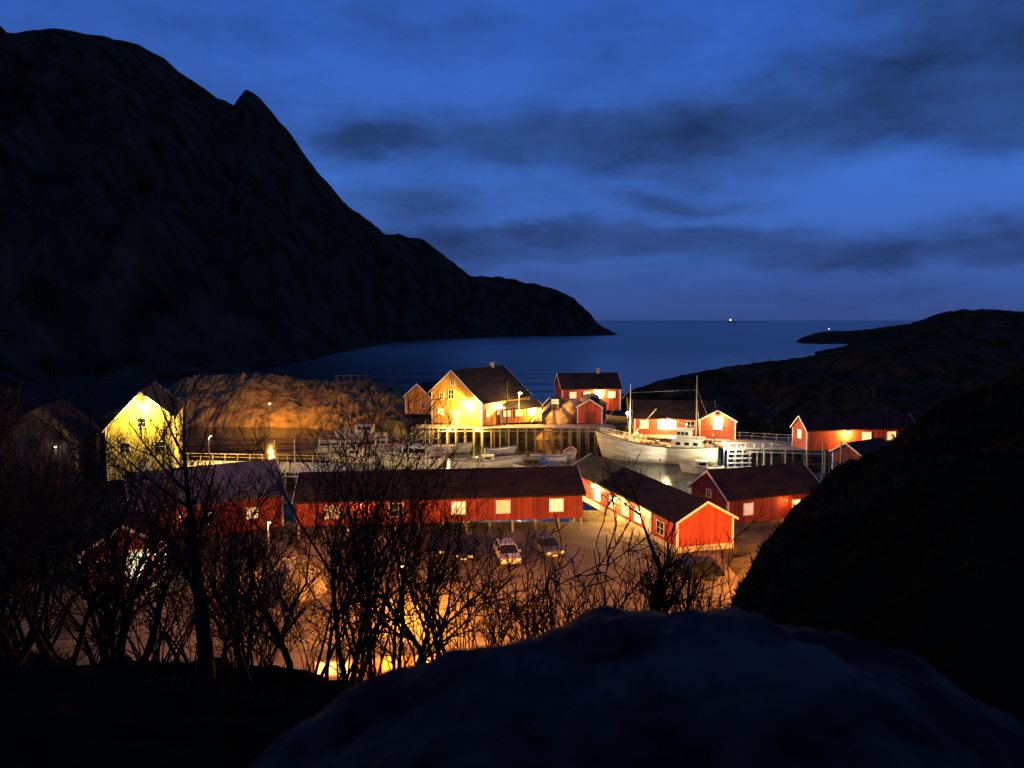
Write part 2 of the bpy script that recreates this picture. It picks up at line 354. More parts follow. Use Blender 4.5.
water = MB(); water.add([(-40000, -200, 0), (40000, -200, 0), (40000, 42000, 0), (-40000, 42000, 0)], [(0, 1, 2, 3)])
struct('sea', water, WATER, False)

CREST = [(-900, 600), (-300, 640), (0, 652), (60, 663), (140, 668), (210, 668), (250, 682), (330, 692), (500, 700), (640, 690), (700, 645), (735, 605), (748, 580), (765, 552), (790, 520), (820, 490), (860, 462),
         (890, 441), (940, 402), (985, 378), (1024, 358), (1200, 290), (1900, 200)]
DCR = [(-900, 10), (0, 11), (300, 13), (640, 15), (760, 24), (820, 28), (1024, 30), (1900, 26)]
def near_h(px, D):
    s = slope(px, lerp_tab(CREST, px)); dc = lerp_tab(DCR, px)
    if D < dc: z = HC + s * D - 1.7 * (1 - D / dc) ** 2
    else: z = HC + s * D - (.0035 + .03 * sm((px - 740) / 60)) * (D - dc) ** 2
    return z
def relief(x, D):
    k = 1 + .7 * sm((x - 4) / 5)
    return (.16 * fbm(x * .9, D * .9, 0, 5) * k + .38 * fbm(x * .25, D * .25, 5, 5) * k) * min(1, D / 8) - .42 * sm((x - 4) / 5)
def near_fn(a, b):
    th = R(-62 + 124 * a); D = .4 + 66 * b ** 1.4
    px = 512 + F * math.tan(th); x = D * math.tan(th); dc = lerp_tab(DCR, px)
    z = near_h(px, D)
    z += relief(x, D)
    return (x, D, max(z, -2.5))
struct('hillside', grid(near_fn, 420, 240), BANK, smooth=False)
def ground_near(px, D):
    return near_h(px, D)

# ------------------------------------------------------------------ building parts
WIN = {}
def win_mesh(w, h, nx, nz):
    k = (w, h, nx, nz)
    if k in WIN: return WIN[k]
    f = MB(); t = .09
    f.box(-w / 2 - t, w / 2 + t, -.05, .01, h, h + t); f.box(-w / 2 - t, w / 2 + t, -.06, .01, -t, 0)
    f.box(-w / 2 - t, -w / 2, -.05, .01, 0, h); f.box(w / 2, w / 2 + t, -.05, .01, 0, h)
    for i in range(1, nx): x = -w / 2 + w * i / nx; f.box(x - .025, x + .025, -.045, .005, 0, h)
    for i in range(1, nz): z = h * i / nz; f.box(-w / 2, w / 2, -.042, .004, z - .02, z + .02)
    p = MB(); p.box(-w / 2, w / 2, -.02, .0, 0, h)
    WIN[k] = (f, p); return WIN[k]
WM = {}
def place(root, side, pos, z):
    wl, wr, L = root['_wl'], root['_wr'], root['_L']
    return {'F': ((pos, -.012, z), 0), 'B': ((pos, L + .012, z), math.pi), 'L': ((-wl - .012, pos, z), -math.pi / 2), 'R': ((wr + .012, pos, z), math.pi / 2)}[side]
def window(root, side, pos, z, w=.9, h=1.0, pane=LITY, nx=2, nz=2, frame=WHITE, label=None):
    k = (w, h, nx, nz, pane.name, frame.name)
    if k not in WM:
        f, p = win_mesh(w, h, nx, nz); WM[k] = (f.mesh('window', frame), p.mesh('pane', pane))
    loc, rz = place(root, side, pos, z)
    o = put('window', WM[k][0], root, loc, rz); put('pane', WM[k][1], o)
    if label: o['label'] = label
    return o
def door(root, side, pos, w=1.0, h=2.0, m=WHITE, z=.05, glass=None):
    loc, rz = place(root, side, pos, z)
    d = MB(); d.box(-w / 2, w / 2, -.05, .0, 0, h); t = .09
    d.box(-w / 2 - t, -w / 2, -.07, .01, 0, h + t); d.box(w / 2, w / 2 + t, -.07, .01, 0, h + t); d.box(-w / 2, w / 2, -.07, .01, h, h + t)
    o = put('door', d.mesh('door', m), root, loc, rz)
    MB().box(w * .32, w * .42, -.11, -.05, h * .48, h * .52).build('handle', METAL, o)
    if glass: MB().box(-w * .36, w * .36, -.062, -.05, h * .15, h * .92).build('pane', glass, o)
    return o
def wall_lamp(root, side, pos, z, W_, col=WARM, bulb=BULBW, br=.12, out=.55):
    loc, rz = place(root, side, pos, z)
    b = MB(); b.box(-.07, .07, -.04, .01, -.1, .12); b.tube([(0, -.02, .05), (0, -.3, .16), (0, -out + .1, .1)], .02, 5)
    b.tube([(0, -out + .1, .10), (0, -out + .1, .02)], [.05, .17], 8)
    o = put('wall_lamp', b.mesh('wall_lamp', METAL), root, loc, rz)
    MB().ball((0, -out + .1, -.03), br).build('bulb', bulb, o, True)
    light(o, (0, -out + .0, -.03 - br - .14), W_, col, .1)
    return o
def house(name, label, fr, bk, wl, wr, zb, el, er, zr, wm_, rm=ROOF, tm=WHITE, cat='house', over=.35, stilts=None, group=None, corner=True, rt=.16, chim=None, plinth=None):
    fr = Vector(fr[:2]); bk = Vector(bk[:2]); d = (bk - fr); L = d.length; d.normalize()
    root = thing(name, label, cat, (fr.x, fr.y, zb), math.atan2(-d.x, d.y), group)
    root['_wl'] = wl; root['_wr'] = wr; root['_L'] = L
    el -= zb; er -= zb; r = zr - zb
    MB().prism([(-wl, 0), (wr, 0), (wr, er), (0, r), (-wl, el)], 0, L).build('wall', wm_, root)
    # roof chevron
    sl, sr = (r - el) / wl, (r - er) / wr
    xi, xo = -wl - over, wr + over
    inn = [(xi, el - sl * over + .02), (0, r + .02), (xo, er - sr * over + .02)]
    o_ = MB(); y0, y1 = -over, L + over
    vs = []
    for y in (y0, y1):
        for x, z in inn: vs += [(x, y, z), (x, y, z + rt)]
    fs = [(0, 1, 3, 2), (2, 3, 5, 4), (6, 8, 9, 7), (8, 10, 11, 9), (1, 7, 9, 3), (3, 9, 11, 5), (0, 2, 8, 6), (2, 4, 10, 8), (0, 6, 7, 1), (4, 5, 11, 10)]
    o_.add(vs, fs); roof = o_.build('roof', rm, root)
    if chim:
        for c in chim: MB().box(-.3, .3, c - .3, c + .3, r - .35, r + .9).box(-.36, .36, c - .36, c + .36, r + .9, r + 1.0).build('chimney', WOOD, roof)
    for y in (y0 - .04, y1 + .005):
        t = MB()
        (xa, za), (xm, zm), (xb, zb_) = inn
        lo = [(xa, za - .06), (xm, zm - .06), (xb, zb_ - .06)]; hi = [(xb, zb_ + rt + .02), (xm, zm + rt + .02), (xa, za + rt + .02)]
        q = lo + hi; t.v = [(x, y, z) for x, z in q] + [(x, y + .035, z) for x, z in q]
        t.f = [(0, 1, 4, 5), (1, 2, 3, 4), (11, 10, 7, 6), (10, 9, 8, 7)] + [(i, i + 6, (i + 1) % 6 + 6, (i + 1) % 6) for i in range(6)]
        t.build('gable_trim', tm, root)
    if corner:
        c = .16; e = .03
        for sx in (-1, 1):
            X = (-wl if sx < 0 else wr); zt = (el if sx < 0 else er) - .03
            for yy, sy in ((0, -1), (L, 1)):
                p = [(X + sx * e, yy + sy * e), (X - sx * c, yy + sy * e), (X - sx * c, yy + sy * .004), (X + sx * .004, yy + sy * .004), (X + sx * .004, yy - sy * c), (X + sx * e, yy - sy * c)]
                cb = MB(); cb.v = [(x, y, 0) for x, y in p] + [(x, y, zt) for x, y in p]
                cb.f = [(0, 1, 2, 3), (0, 3, 4, 5), (6, 9, 8, 7), (6, 11, 10, 9)] + [(i, i + 6, (i + 1) % 6 + 6, (i + 1) % 6) for i in range(6)]
                cb.build('corner_board', tm, root)
    if plinth: MB().box(-wl - .04, wr + .04, -.04, L + .04, -.02, plinth).build('plinth', CREAM, root)
    if stilts:
        n, dep = stilts
        pm = MB().tube([(0, 0, -dep), (0, 0, 0)], .13, 6).mesh('post', WOOD)
        for i in range(n):
            for x in (-wl + .15, wr - .15): put('post', pm, root, (x, .15 + (L - .3) * i / (n - 1), 0))
    return root
def pier(name, label, pts, w, z, zbot, step, rail=None, deckm=WOOD, postm=WOOD, group=None, th=.22, cat='pier', posts_up=0, braces=True, pr=.12):
    p0 = Vector(pts[0][:2]); p1 = Vector(pts[1][:2]); d = p1 - p0; L = d.length; d.normalize()
    root = thing(name, label, cat, (p0.x, p0.y, z), math.atan2(d.y, d.x), group)      # local X along the pier
    MB().box(0, L, -w / 2, w / 2, -th, 0).build('deck', deckm, root)
    n = max(1, int(L / step)); pm = MB().tube([(0, 0, zbot - z), (0, 0, -th if not posts_up else posts_up)], pr, 6).mesh('post', postm)
    for i in range(n + 1):
        for s in (-1, 1): put('post', pm, root, (L * i / n * .996 + .05, s * (w / 2 - .15 + (.3 if posts_up else 0)), 0))
    if braces:
        b = MB()
        for s in (-1, 1): b.box(0, L, s * (w / 2 - .15) - .04, s * (w / 2 - .15) + .04, -th - .5, -th - .3)
        b.build('cross_beam', postm, root)
    if rail:
        for s in rail:
            r = MB(); y = s * (w / 2 - .06)
            r.box(0, L, y - .03, y + .03, .95, 1.05); r.box(0, L, y - .02, y + .02, .5, .58)
            k = max(2, int(L / 1.8))
            for i in range(k + 1): x = L * i / k * .99 + .04; r.box(x - .045, x + .045, y - .045, y + .045, 0, .95)
            r.build('railing', postm, root)
    return root
def roundv(p): return Vector((p[0], p[1]))
D3 = 3.4
# ------------------------------------------------------------------ far shore buildings
h = house('ochre_warehouse', 'big ochre warehouse with steep dark roof and floodlit gable on the far quay', (-10.6, 137.2), (-1.9, 151.5), 4.7, 6.2, D3, 9.1, 7.7, 12.95, OCHRE, cat='warehouse', over=.4, stilts=(5, 3.4), chim=[13])
door(h, 'F', 0.5, 2.0, 2.6, PALEWOOD); window(h, 'F', -.3, 4.6, 1.1, 1.6, GLASSD); window(h, 'F', -2.6, 1.6, 1.2, 1.1, LITY); window(h, 'F', 0, 7.1, .7, .8, GLASSD, frame=WHITE)
window(h, 'F', -2.4, 4.4, .8, 1.1, GLASSD)
for i in range(4): window(h, 'R', 2 + i * 3.6, 1.6, 1.1, 1.2, LITW)
wall_lamp(h, 'F', 3.6, 4.1, 14000, FLOOD, BULBC, .40, 1.5)
wall_lamp(h, 'R', 5.5, 3.4, 5000, WARM, BULBW, .2)
h = house('net_shed', 'low ochre lean-to with orange lit windows beside the big warehouse', (-3.0, 140.5), (4.4, 143.8), 2.0, 2.4, D3, 6.3, 6.0, 7.0, OCHRE, cat='shed')
for i in range(3): window(h, 'R', 1.2 + i * 2.4, 1.2, 1.3, 1.1, LITW)
wall_lamp(h, 'R', 6.6, 2.5, 5500, SOD, BULBW, .16)
h = house('ochre_shed', 'small ochre shed with white edged gable, left of the big warehouse', at(418, 410, 4.2), (-13.5, 164), 2.9, 2.9, 3.4, 6.9, 6.9, 9.3, OCHRE, cat='shed', over=.3)
window(h, 'F', 1.2, 1.3, .8, .9, GLASSD); 
h = house('red_farmhouse', 'two storey red house with wide dark roof, highest on the far rocks', (9.3, 154), (21.0, 155.5), 3.6, 3.6, 4.2, 8.6, 8.6, 11.3, RED, cat='house', over=.3, chim=[8])
for i, q in enumerate((2.2, 5.0, 7.4, 10)): window(h, 'R', q, 2.55, 1.25, 1.15, LITY if i in (0,) else LITW)
window(h, 'R', 3.0, .6, .9, .9, GLASSD)
wall_lamp(h, 'R', 7.5, 3.95, 3600, WARM, BULBW, .25)
h = house('red_boathouse', 'small plain red boathouse with white edged gable and double door', (14.0, 138.2), (15.6, 146), 2.25, 2.25, D3, 6.3, 6.3, 7.7, RED, cat='boathouse', over=.2)
door(h, 'F', 0, 1.5, 2.0, DRED)
h = house('quay_store', 'long red store with dark roof behind the fishing vessel', (20.5, 128.5), (33.0, 126.5), 3.2, 3.0, D3, 6.2, 6.2, 8.6, RED, cat='shed', over=.35)
for q, p_ in ((1.6, LITW), (4.4, LITW), (6.0, LITY), (9.0, GLASSD), (11, LITW)): window(h, 'R', q, 1.0, 1.2, 1.25, p_)
wall_lamp(h, 'R', 5.2, 2.4, 4200, WARM, BULBW, .2); 
h = house('lit_boathouse', 'small red boathouse with glowing arched window, at the head of the white jetty', (32.3, 120.5), (34.2, 128), 2.75, 2.75, D3, 6.2, 6.2, 7.75, RED, cat='boathouse', over=.25, stilts=(3, 3.6))
window(h, 'F', 0, 1.5, 1.2, 1.5, LITY, 3, 3); wall_lamp(h, 'F', 0, 3.35, 2600, WARM, BULBW, .16)
h = house('red_cabin', 'long low red cabin with white gable edges on the right hand pier', (41.9, 111.6), (59.0, 114.6), 2.0, 2.0, D3, 6.3, 6.3, 8.0, RED, cat='cabin', over=.25, stilts=(7, 3.6), corner=True)
for q, p_ in ((9.4, LITY), (13.4, LITW), (16.2, LITW)): window(h, 'R', q, 1.15, 1.3, 1.2, p_, 3, 2)
window(h, 'F', 0.0, 1.5, .85, 1.15, LITY)
wall_lamp(h, 'R', 6.3, 2.5, 3800, SOD, BULBW, .16)
h = house('dark_shed', 'low dark roofed shed with one lit end, beneath the red cabin', at(846, 470, 1.2), at(880, 464, 1.2), 2.2, 2.2, 1.0, 3.6, 3.6, 4.9, DRED, cat='shed', over=.3, stilts=(3, 2.5))
window(h, 'R', 2.2, .6, 1.3, 1.6, LITW, 1, 1)
# ------------------------------------------------------------------ near buildings
a0, a1 = Vector((-20.6, 74.8)), Vector((6.4, 78.2))
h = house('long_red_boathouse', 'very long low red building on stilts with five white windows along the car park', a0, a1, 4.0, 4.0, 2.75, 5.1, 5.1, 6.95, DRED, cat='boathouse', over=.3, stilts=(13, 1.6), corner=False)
for q in (3.3, 9.2, 15.1, 19.4, 24.6): window(h, 'R', q, .75, 1.25, 1.15, {3.3: WHITE, 9.2: GLASSD, 19.4: DIMC}.get(q, LITY), 3, 2)
wall_lamp(h, 'R', 6, 2.1, 500, SOD, BULBO, .06)
for q, w_ in ((5, 7000), (14, 13000), (18.5, 9000)): wall_lamp(h, 'L', q, 2.1, w_, (1, .74, .36), BULBW, .1)  # unseen harbour-side lamps, added to brighten the moored boats
f0 = Vector((17.2, 67.4)); b0 = Vector((9.6, 91.5))
h = house('gabled_red_house', 'bright red house, white edged gable facing the car park, lamps along its left wall', f0, b0, 2.85, 2.85, 1.5, 4.35, 4.35, 5.9, RED, cat='house', over=.3, rt=.14, plinth=.55)
for q, p_ in ((3.0, GLASSD), (7.5, DIMC), (10.2, LITW), (13.4, LITY), (17, DIMC)): window(h, 'L', q, 1.0, 1.3, 1.1, p_)
door(h, 'L', 5.3, 1.0, 2.0, WHITE, .58)
wall_lamp(h, 'L', 17.6, 2.5, 1500, WARM, BULBW, .16); wall_lamp(h, 'L', 11.6, 2.5, 1500, WARM, BULBW, .13); wall_lamp(h, 'L', 7, 2.45, 700, WARM, BULBW, .08)
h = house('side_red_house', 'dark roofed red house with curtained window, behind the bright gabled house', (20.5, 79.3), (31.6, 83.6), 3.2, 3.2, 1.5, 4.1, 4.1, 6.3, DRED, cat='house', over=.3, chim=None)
window(h, 'R', 2.5, .8, 1.1, 1.15, LITC if False else mat('dim_curtain', (.7, .65, .6), .6, emit=(1, .75, .6), es=.35), 2, 1); window(h, 'R', 8.6, 1.0, .9, .8, LITW)
window(h, 'F', 0, 2.2, .7, .7, GLASSD)
wall_lamp(h, 'R', 7.0, 2.0, 160, SOD, BULBO, .04)
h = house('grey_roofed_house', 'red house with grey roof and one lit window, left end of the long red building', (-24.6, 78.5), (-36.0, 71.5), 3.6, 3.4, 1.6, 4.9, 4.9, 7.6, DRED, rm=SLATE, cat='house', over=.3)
window(h, 'F', .2, 2.1, .85, 1.0, LITW, 2, 2); window(h, 'L', 3, 1.2, 1, 1, LITY); window(h, 'L', 7, 1.2, 1, 1, GLASSD)
wall_lamp(h, 'L', 9.5, 2.3, 60, WARM, BULBW, .06)
h = house('floodlit_fish_house', 'tall cream fish house with floodlit yellow gable behind the left hand trees', (-46.6, 96.5), (-52, 112), 4.1, 3.6, 2.0, 8.4, 9.8, 12.9, mat('yellow_boards', (.46, .34, .08), .75, var=(.60, .46, .13), vscale=1, boards=.24), cat='warehouse', over=.35)
window(h, 'F', 0, 6.6, .9, 1.1, GLASSD); window(h, 'F', -2, 3.4, 1.1, 1.2, GLASSD); window(h, 'F', 2, 3.4, 1.1, 1.2, GLASSD); door(h, 'F', 0, 1.6, 2.4, PALEWOOD)
wall_lamp(h, 'F', 0.2, 9.4, 6500, (1, .70, .10), BULBC, .22, 1.3)
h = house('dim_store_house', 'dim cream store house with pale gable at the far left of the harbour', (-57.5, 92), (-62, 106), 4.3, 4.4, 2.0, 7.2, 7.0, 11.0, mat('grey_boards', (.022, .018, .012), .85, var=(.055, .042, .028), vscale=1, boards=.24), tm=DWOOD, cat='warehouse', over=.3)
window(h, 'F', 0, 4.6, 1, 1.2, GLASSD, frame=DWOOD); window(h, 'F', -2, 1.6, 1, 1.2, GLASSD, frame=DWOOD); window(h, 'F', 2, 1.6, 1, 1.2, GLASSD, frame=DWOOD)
wall_lamp(h, 'F', 2.4, 4.8, 40, (1, .75, .4), BULBW, .12)
h = house('hillside_cabin', 'dark red cabin with white glowing glass door, lowest left among the trees', (-30.2, 58.8), (-34.5, 66.5), 3.0, 3.0, 1.4, 4.2, 4.2, 6.0, DRED, cat='cabin', over=.3)
door(h, 'F', 0.9, 1.5, 2.5, WHITE, .1, LITC); window(h, 'F', -1.5, 1.2, .9, .9, GLASSD)
wall_lamp(h, 'F', 2.2, 2.3, 260, (.9, 1, .7), BULBC, .08)
# low shed on the near edge of the lot
h = house('low_orange_shed', 'low flat orange lit shed with yellow window by the near edge of the lot', at(313, 652, 2.75), at(436, 646, 2.75), .9, .9, .6, 2.60, 2.60, 2.75, mat('orange_boards', (.45, .16, .04), .8, var=(.60, .24, .07), vscale=1, boards=.2), rm=ASPH, cat='shed', over=.08, rt=.08, corner=False)
window(h, 'R', 1.25, 1.15, 1.9, .75, LITW, 3, 1, frame=WHITE)
wall_lamp(h, 'R', 4.6, 1.9, 420, SOD, BULBO, .05); wall_lamp(h, 'R', 6.6, 1.9, 420, SOD, BULBO, .05)

# ------------------------------------------------------------------ piers and jetties
pier('far_quay', 'long timber quay on tall piles under the ochre warehouse and red boathouse', ((-17.5, 135.2), (18, 135.2)), 4.2, D3 - .03, -1, 1.5, deckm=DECKW, postm=WOOD)
_fq = bpy.data.objects['far_quay']
for _x, _w in ((6.5, 2600), (11.5, 1500)):
    _b = MB(); _b.box(_x - .1, _x + .1, -2.35, -2.1, .05, .12).tube([(_x, -2.3, .06), (_x, -2.9, -.15)], .03, 5)
    _o = _b.build('added_edge_lamp', METAL, _fq); MB().ball((_x, -2.95, -.25), .14).build('bulb', BULBW, _o, True); light(_o, (_x, -3.1, -.5), _w, FLOOD, .12)  # lamps added at the quay edge to throw yellow on skiff and water
pier('back_quay', 'timber quay with railing between the lit boathouse and the red cabin', ((18.3, 126), (44, 115.8)), 3.5, D3 - .05, -1, 2.6, rail=(1,), deckm=DECKW)
pier('cabin_pier', 'timber pier on slim pale poles in front of the red cabin', ((34, 113.5), (58, 109.2)), 2.6, D3 - .04, -1, 3.0, deckm=PALEWOOD, postm=PALEWOOD, posts_up=0, pr=.10)
pp = MB()
root = thing('mooring_stage', 'frame of tall pale poles and crossbars standing in the water before the cabin pier', 'mooring stage', (at(822, 482, 0).x, at(822, 482, 0).y, 0))
mso = Vector(root.location)
pm = MB().tube([(0, 0, -1), (0, 0, 5.6)], .09, 6).mesh('pole', PALEWOOD)
for px in (822, 840, 806): q = at(px, 482, 0); put('pole', pm, root, (q.x - mso.x, q.y - mso.y, 0 if px != 806 else -1.2))
q0 = at(800, 482, 0); q1 = at(848, 480, 0)
for z_ in (1.1, 2.4): MB().tube([(q0.x - mso.x, q0.y - mso.y, z_), (q1.x - mso.x, q1.y - mso.y, z_)], .06, 5).build('crossbar', PALEWOOD, root)
# white jetty
j0 = at(722, 462, 1.0); j1 = at(768, 450, 1.0)
jr = thing('white_jetty', 'white painted jetty frame with ladder like slats, brightly lit beside the lit boathouse', 'jetty', (32.0, 112.0, 0), R(3))
MB().box(-.5, 6.4, 0, 7.2, 2.95, 3.15).build('deck', PALEWOOD, jr)
pm = MB().box(-.09, .09, -.09, .09, -1, 2.95).mesh('post', WHITE)
for i in range(7): put('post', pm, jr, (-.3 + i * 1.08, .1, 0)); put('post', pm, jr, (-.3 + i * 1.08, 7.0, 0))
for i in range(4): MB().box(-.5, 3.2, -.1, -.02, .35 + i * .68, .53 + i * .68).build('slat', WHITE, jr)
rl = MB(); rl.box(-.5, 6.4, .02, .08, 4.0, 4.1)
for i in range(6): rl.box(-.4 + i * 1.3, -.3 + i * 1.3, 0, .1, 3.15, 4.0)
rl.build('railing', WHITE, jr)
MB().tube([(-.9, .2, -1), (-.9, .2, 4.0)], .07, 6).build('lamp_post', METAL, jr)
MB().ball((-.9, .2, 4.1), .26).build('lamp', BULBC, jr, True); light(jr, (-.9, -.45, 3.9), 4200, (1, .9, .6), .2)
# left quay and pontoons
pier('left_quay', 'broad pale lit quay deck beside the grey roofed house', (at(150, 464, 1.9), at(345, 468, 1.9)), 7.0, 1.9, -1, 3.5, deckm=PALEWOOD, rail=(1,))
pier('pontoon', 'narrow floating pontoon with low railing behind the moored white boats', (at(318, 441, .5), at(440, 437, .5)), 2.0, .5, -.3, 5, deckm=DECKW, rail=(-1,), th=.4, braces=False, cat='pontoon')
pier('boat_pontoon', 'floating pontoon alongside the long white boat', (at(420, 474, .45), at(565, 472, .45)), 2.0, .45, -.3, 6, deckm=DECKW, th=.4, braces=False, cat='pontoon')
pier('small_float', 'small timber float below the right hand poles', (at(806, 488, .4), at(836, 486, .4)), 2.6, .4, -.3, 2, deckm=PALEWOOD, th=.35, rail=(1,), braces=False, cat='float')
for i, (px, py) in enumerate(((275, 470), (295, 469), (320, 468))):
    q = at(px, py, 1.0); tag(MB().tube([(q.x, q.y, -1), (q.x, q.y, 5.2)], .07, 6).build('mooring_pole', PALEWOOD),
        ('pale mooring pole nearest the grey roof, first of three by the left quay', 'pale mooring pole, middle one of three by the left quay', 'pale mooring pole, right one of three by the left quay')[i], 'pole', 'mooring poles by the left quay')

# ------------------------------------------------------------------ boats
def hull_mb(L, B, H, rise=.5, stern=.75, keel=.5, n=18):
    mb = MB(); rows = []
    for i in range(n + 1):
        t = i / n                                    # 0 stern .. 1 bow
        w = B / 2 * (stern + (1 - stern) * sm(t * 3)) * (1 - max(0, (t - .55) / .45) ** 2.2 * .985)
        zs = H + rise * H * (max(0, t - .35) / .65) ** 2 + .10 * H * max(0, .3 - t) / .3
        zk = -keel + keel * 1.0 * max(0, (t - .8) / .2) ** 2
        x = -L / 2 + L * t; rake = .07 * L * max(0, (t - .85) / .15)
        row = []
        for k, (fw, fz) in enumerate(((0, 0), (.55, .14), (.86, .38), (.97, .66), (1, 1))):
            row.append((x + rake * fz, w * fw, zk + (zs - zk) * fz))
        rows.append(row)
    for row in rows:
        for p in reversed(row[1:]): mb.v.append((p[0], -p[1], p[2]))
        for p in row: mb.v.append(p)
    m = 9
    for i in range(n):
        for k in range(m - 1): mb.f.append((i * m + k, (i + 1) * m + k, (i + 1) * m + k + 1, i * m + k + 1))
    mb.f.append(tuple(range(m))); mb.f.append(tuple(n * m + k for k in reversed(range(m))))
    return mb, rows
def boat(name, label, pos, rz, L, B, H, cat='boat', rise=.5, cabin=None, cover=None, mast=None, hm=BWHITE, group=None, stripe=None, cm=BWHITE, lit=False):
    root = thing(name, label, cat, (pos[0], pos[1], 0), rz, group)
    mb, rows = hull_mb(L, B, H, rise, keel=min(.5, H * .5)); mb.build('hull', hm, root, True)
    dk = MB(); n = len(rows)                         # deck a little below the sheer
    for r_ in rows: dk.v += [(r_[4][0], -r_[4][1] * .96, r_[4][2] - .12 * H - .03), (r_[4][0], r_[4][1] * .96, r_[4][2] - .12 * H - .03)]
    for i in range(n - 1): dk.f.append((2 * i, 2 * i + 2, 2 * i + 3, 2 * i + 1))
    dk.build('deck', WOOD, root)
    for s in (-1, 1):
        MB().tube([(r_[4][0], s * (r_[4][1] + .02), r_[4][2]) for r_ in rows], .035 + .012 * B, 5).build('gunwale', stripe or WOOD, root)
    if cabin:
        x0, x1, w, h0, hh = cabin
        c = MB().prism([(x0, 0), (x1, 0), (x1 - .25 * hh * .8, hh), (x0 + .06, hh)], -w / 2, w / 2); 
        c.v = [(x, y, z + h0) for x, y, z in c.v]
        co = c.build('wheelhouse', cm, root)
        MB().box(x0 - .15, x1 - .1, -w / 2 - .12, w / 2 + .12, h0 + hh, h0 + hh + .09).build('roof', cm, co)
        k = max(1, int((x1 - x0) / .9))
        for s in (-1, 1):
            for i in range(k):
                xa = x0 + .25 + (x1 - x0 - .7) * i / k; xb = xa + (x1 - x0 - .7) / k - .14
                MB().box(xa, xb, s * (w / 2 + .012) - .01, s * (w / 2 + .012) + .01, h0 + hh * .5, h0 + hh * .86).build('window', LITY if lit and i == 0 else GLASSD, co)
    if cover:
        x0, x1, w, h0, hh = cover
        MB().prism([(-w / 2, 0), (w / 2, 0), (w / 2 * .6, hh * .8), (0, hh), (-w / 2 * .6, hh * .8)], 0, x1 - x0).build('cover', BLUE, root)
        cv = root.children[-1]; cv.location = (x1, 0, h0); cv.rotation_euler = (0, 0, math.pi / 2)
    if mast:
        for x, hh, r_ in mast: MB().tube([(x, 0, H * .8), (x, 0, hh)], [r_, r_ * .5], 6).build('mast', WHITE, root)
    return root
for px, py, a_, L_, nm, lb, kw in (
    (335, 452, 8, 6.2, 'motor_boat', 'white motor boat nearest the three mooring poles', dict(cabin=(-.8, 1.0, 1.5, .8, 1.0))),
    (352, 462, 172, 7.0, 'motor_boat', 'pale motor boat with mast just behind the long red roof, left of the cabin cruiser', dict(cabin=(-1.6, .6, 1.6, .9, 1.2), mast=[(1.0, 5.5, .05)])),
    (500, 454, 12, 5.0, 'rowing_boat', 'small open boat with blue rubbing strake among the quay pile reflections', dict(stripe=BLUE)),
    (570, 457, 80, 5.2, 'rowing_boat', 'open boat end on, between the blue tarpaulin and the fishing vessel', dict(stripe=ORANGE)),
    (428, 458, 20, 5.6, 'motor_boat', 'small white motor boat with mast between the yellow skiff and the cabin cruiser', dict(cabin=(-1.0, .6, 1.4, .8, .9), mast=[(-.4, 6.5, .05)]))):
    b = at(px, py, 0); boat(nm, lb, (b.x, b.y), R(a_), L_, 2.0, .85, **kw)
# the white fishing vessel, bow to the left
vb = at(612, 452, 0); vs_ = at(722, 462, 0)
cx, cy = 22.9, 119.2; ang = math.atan2(6.5, -17.0)
v = boat('fishing_vessel', 'large white wooden fishing vessel with two masts moored at the lit quay', (cx, cy), ang, 18.0, 5.0, 2.7, 'fishing boat', rise=.62, stripe=DWOOD)
rl = MB()
for s in (-1, 1):
    pts = []
    for i in range(9): t = .62 + .36 * i / 8; pts.append((-9.4 + 18.8 * t + .3, s * 2.45 * (1 - max(0, (t - .55) / .45) ** 2.2 * .9), 2.5 + 1.55 * ((t - .35) / .65) ** 2))
    for p in pts: rl.tube([p, (p[0], p[1], p[2] + .85)], .03, 4)
    rl.tube([(p[0], p[1], p[2] + .85) for p in pts], .035, 4); rl.tube([(p[0], p[1], p[2] + .45) for p in pts], .025, 4)
rl.build('bow_rail', WHITE, v)
wb = MB().prism([(-6.6, 0), (-2.0, 0), (-2.2, 1.6), (-6.5, 1.6)], -1.5, 1.5); wb.v = [(x, y, z + 2.3) for x, y, z in wb.v]; wh = wb.build('wheelhouse', BWHITE, v)
MB().box(-6.9, -1.9, -1.7, 1.7, 3.9, 4.0).build('roof', WHITE, wh)
w2 = MB().prism([(-4.9, 0), (-2.7, 0), (-2.9, 1.25), (-4.8, 1.25)], -1.15, 1.15); w2.v = [(x, y, z + 4.0) for x, y, z in w2.v]; w2o = w2.build('bridge', BWHITE, v)
MB().box(-5.1, -2.6, -1.3, 1.3, 5.25, 5.34).build('roof', WHITE, w2o)
for s in (-1, 1):
    for i in range(3): MB().box(-4.6 + i * .6, -4.15 + i * .6, s * 1.16 - .02, s * 1.16 + .02, 4.55, 5.0).build('window', GLASSD, w2o)
    for i in range(3): MB().box(-6.1 + i * 1.3, -5.4 + i * 1.3, s * 1.51 - .02, s * 1.51 + .02, 3.0, 3.5).build('window', GLASSD, wh)
for i in range(3): MB().box(-2.84, -2.76, -.95 + i * .68, -.42 + i * .68, 4.5, 4.95).build('window', GLASSD, w2o)
for x, hh in ((4.6, 12.0), (-5.6, 13.6)): MB().tube([(x, 0, 2.4), (x, 0, hh)], [.10, .05], 6).build('mast', PALEWOOD, v)
MB().tube([(4.9, 0, 3.0), (.6, -.6, 8.2)], .08, 6).build('boom', PALEWOOD, v)
MB().tube([(-5.4, 0, 5.6), (-1.0, 0.2, 7.0)], .06, 6).build('boom', PALEWOOD, v)
rg = MB()
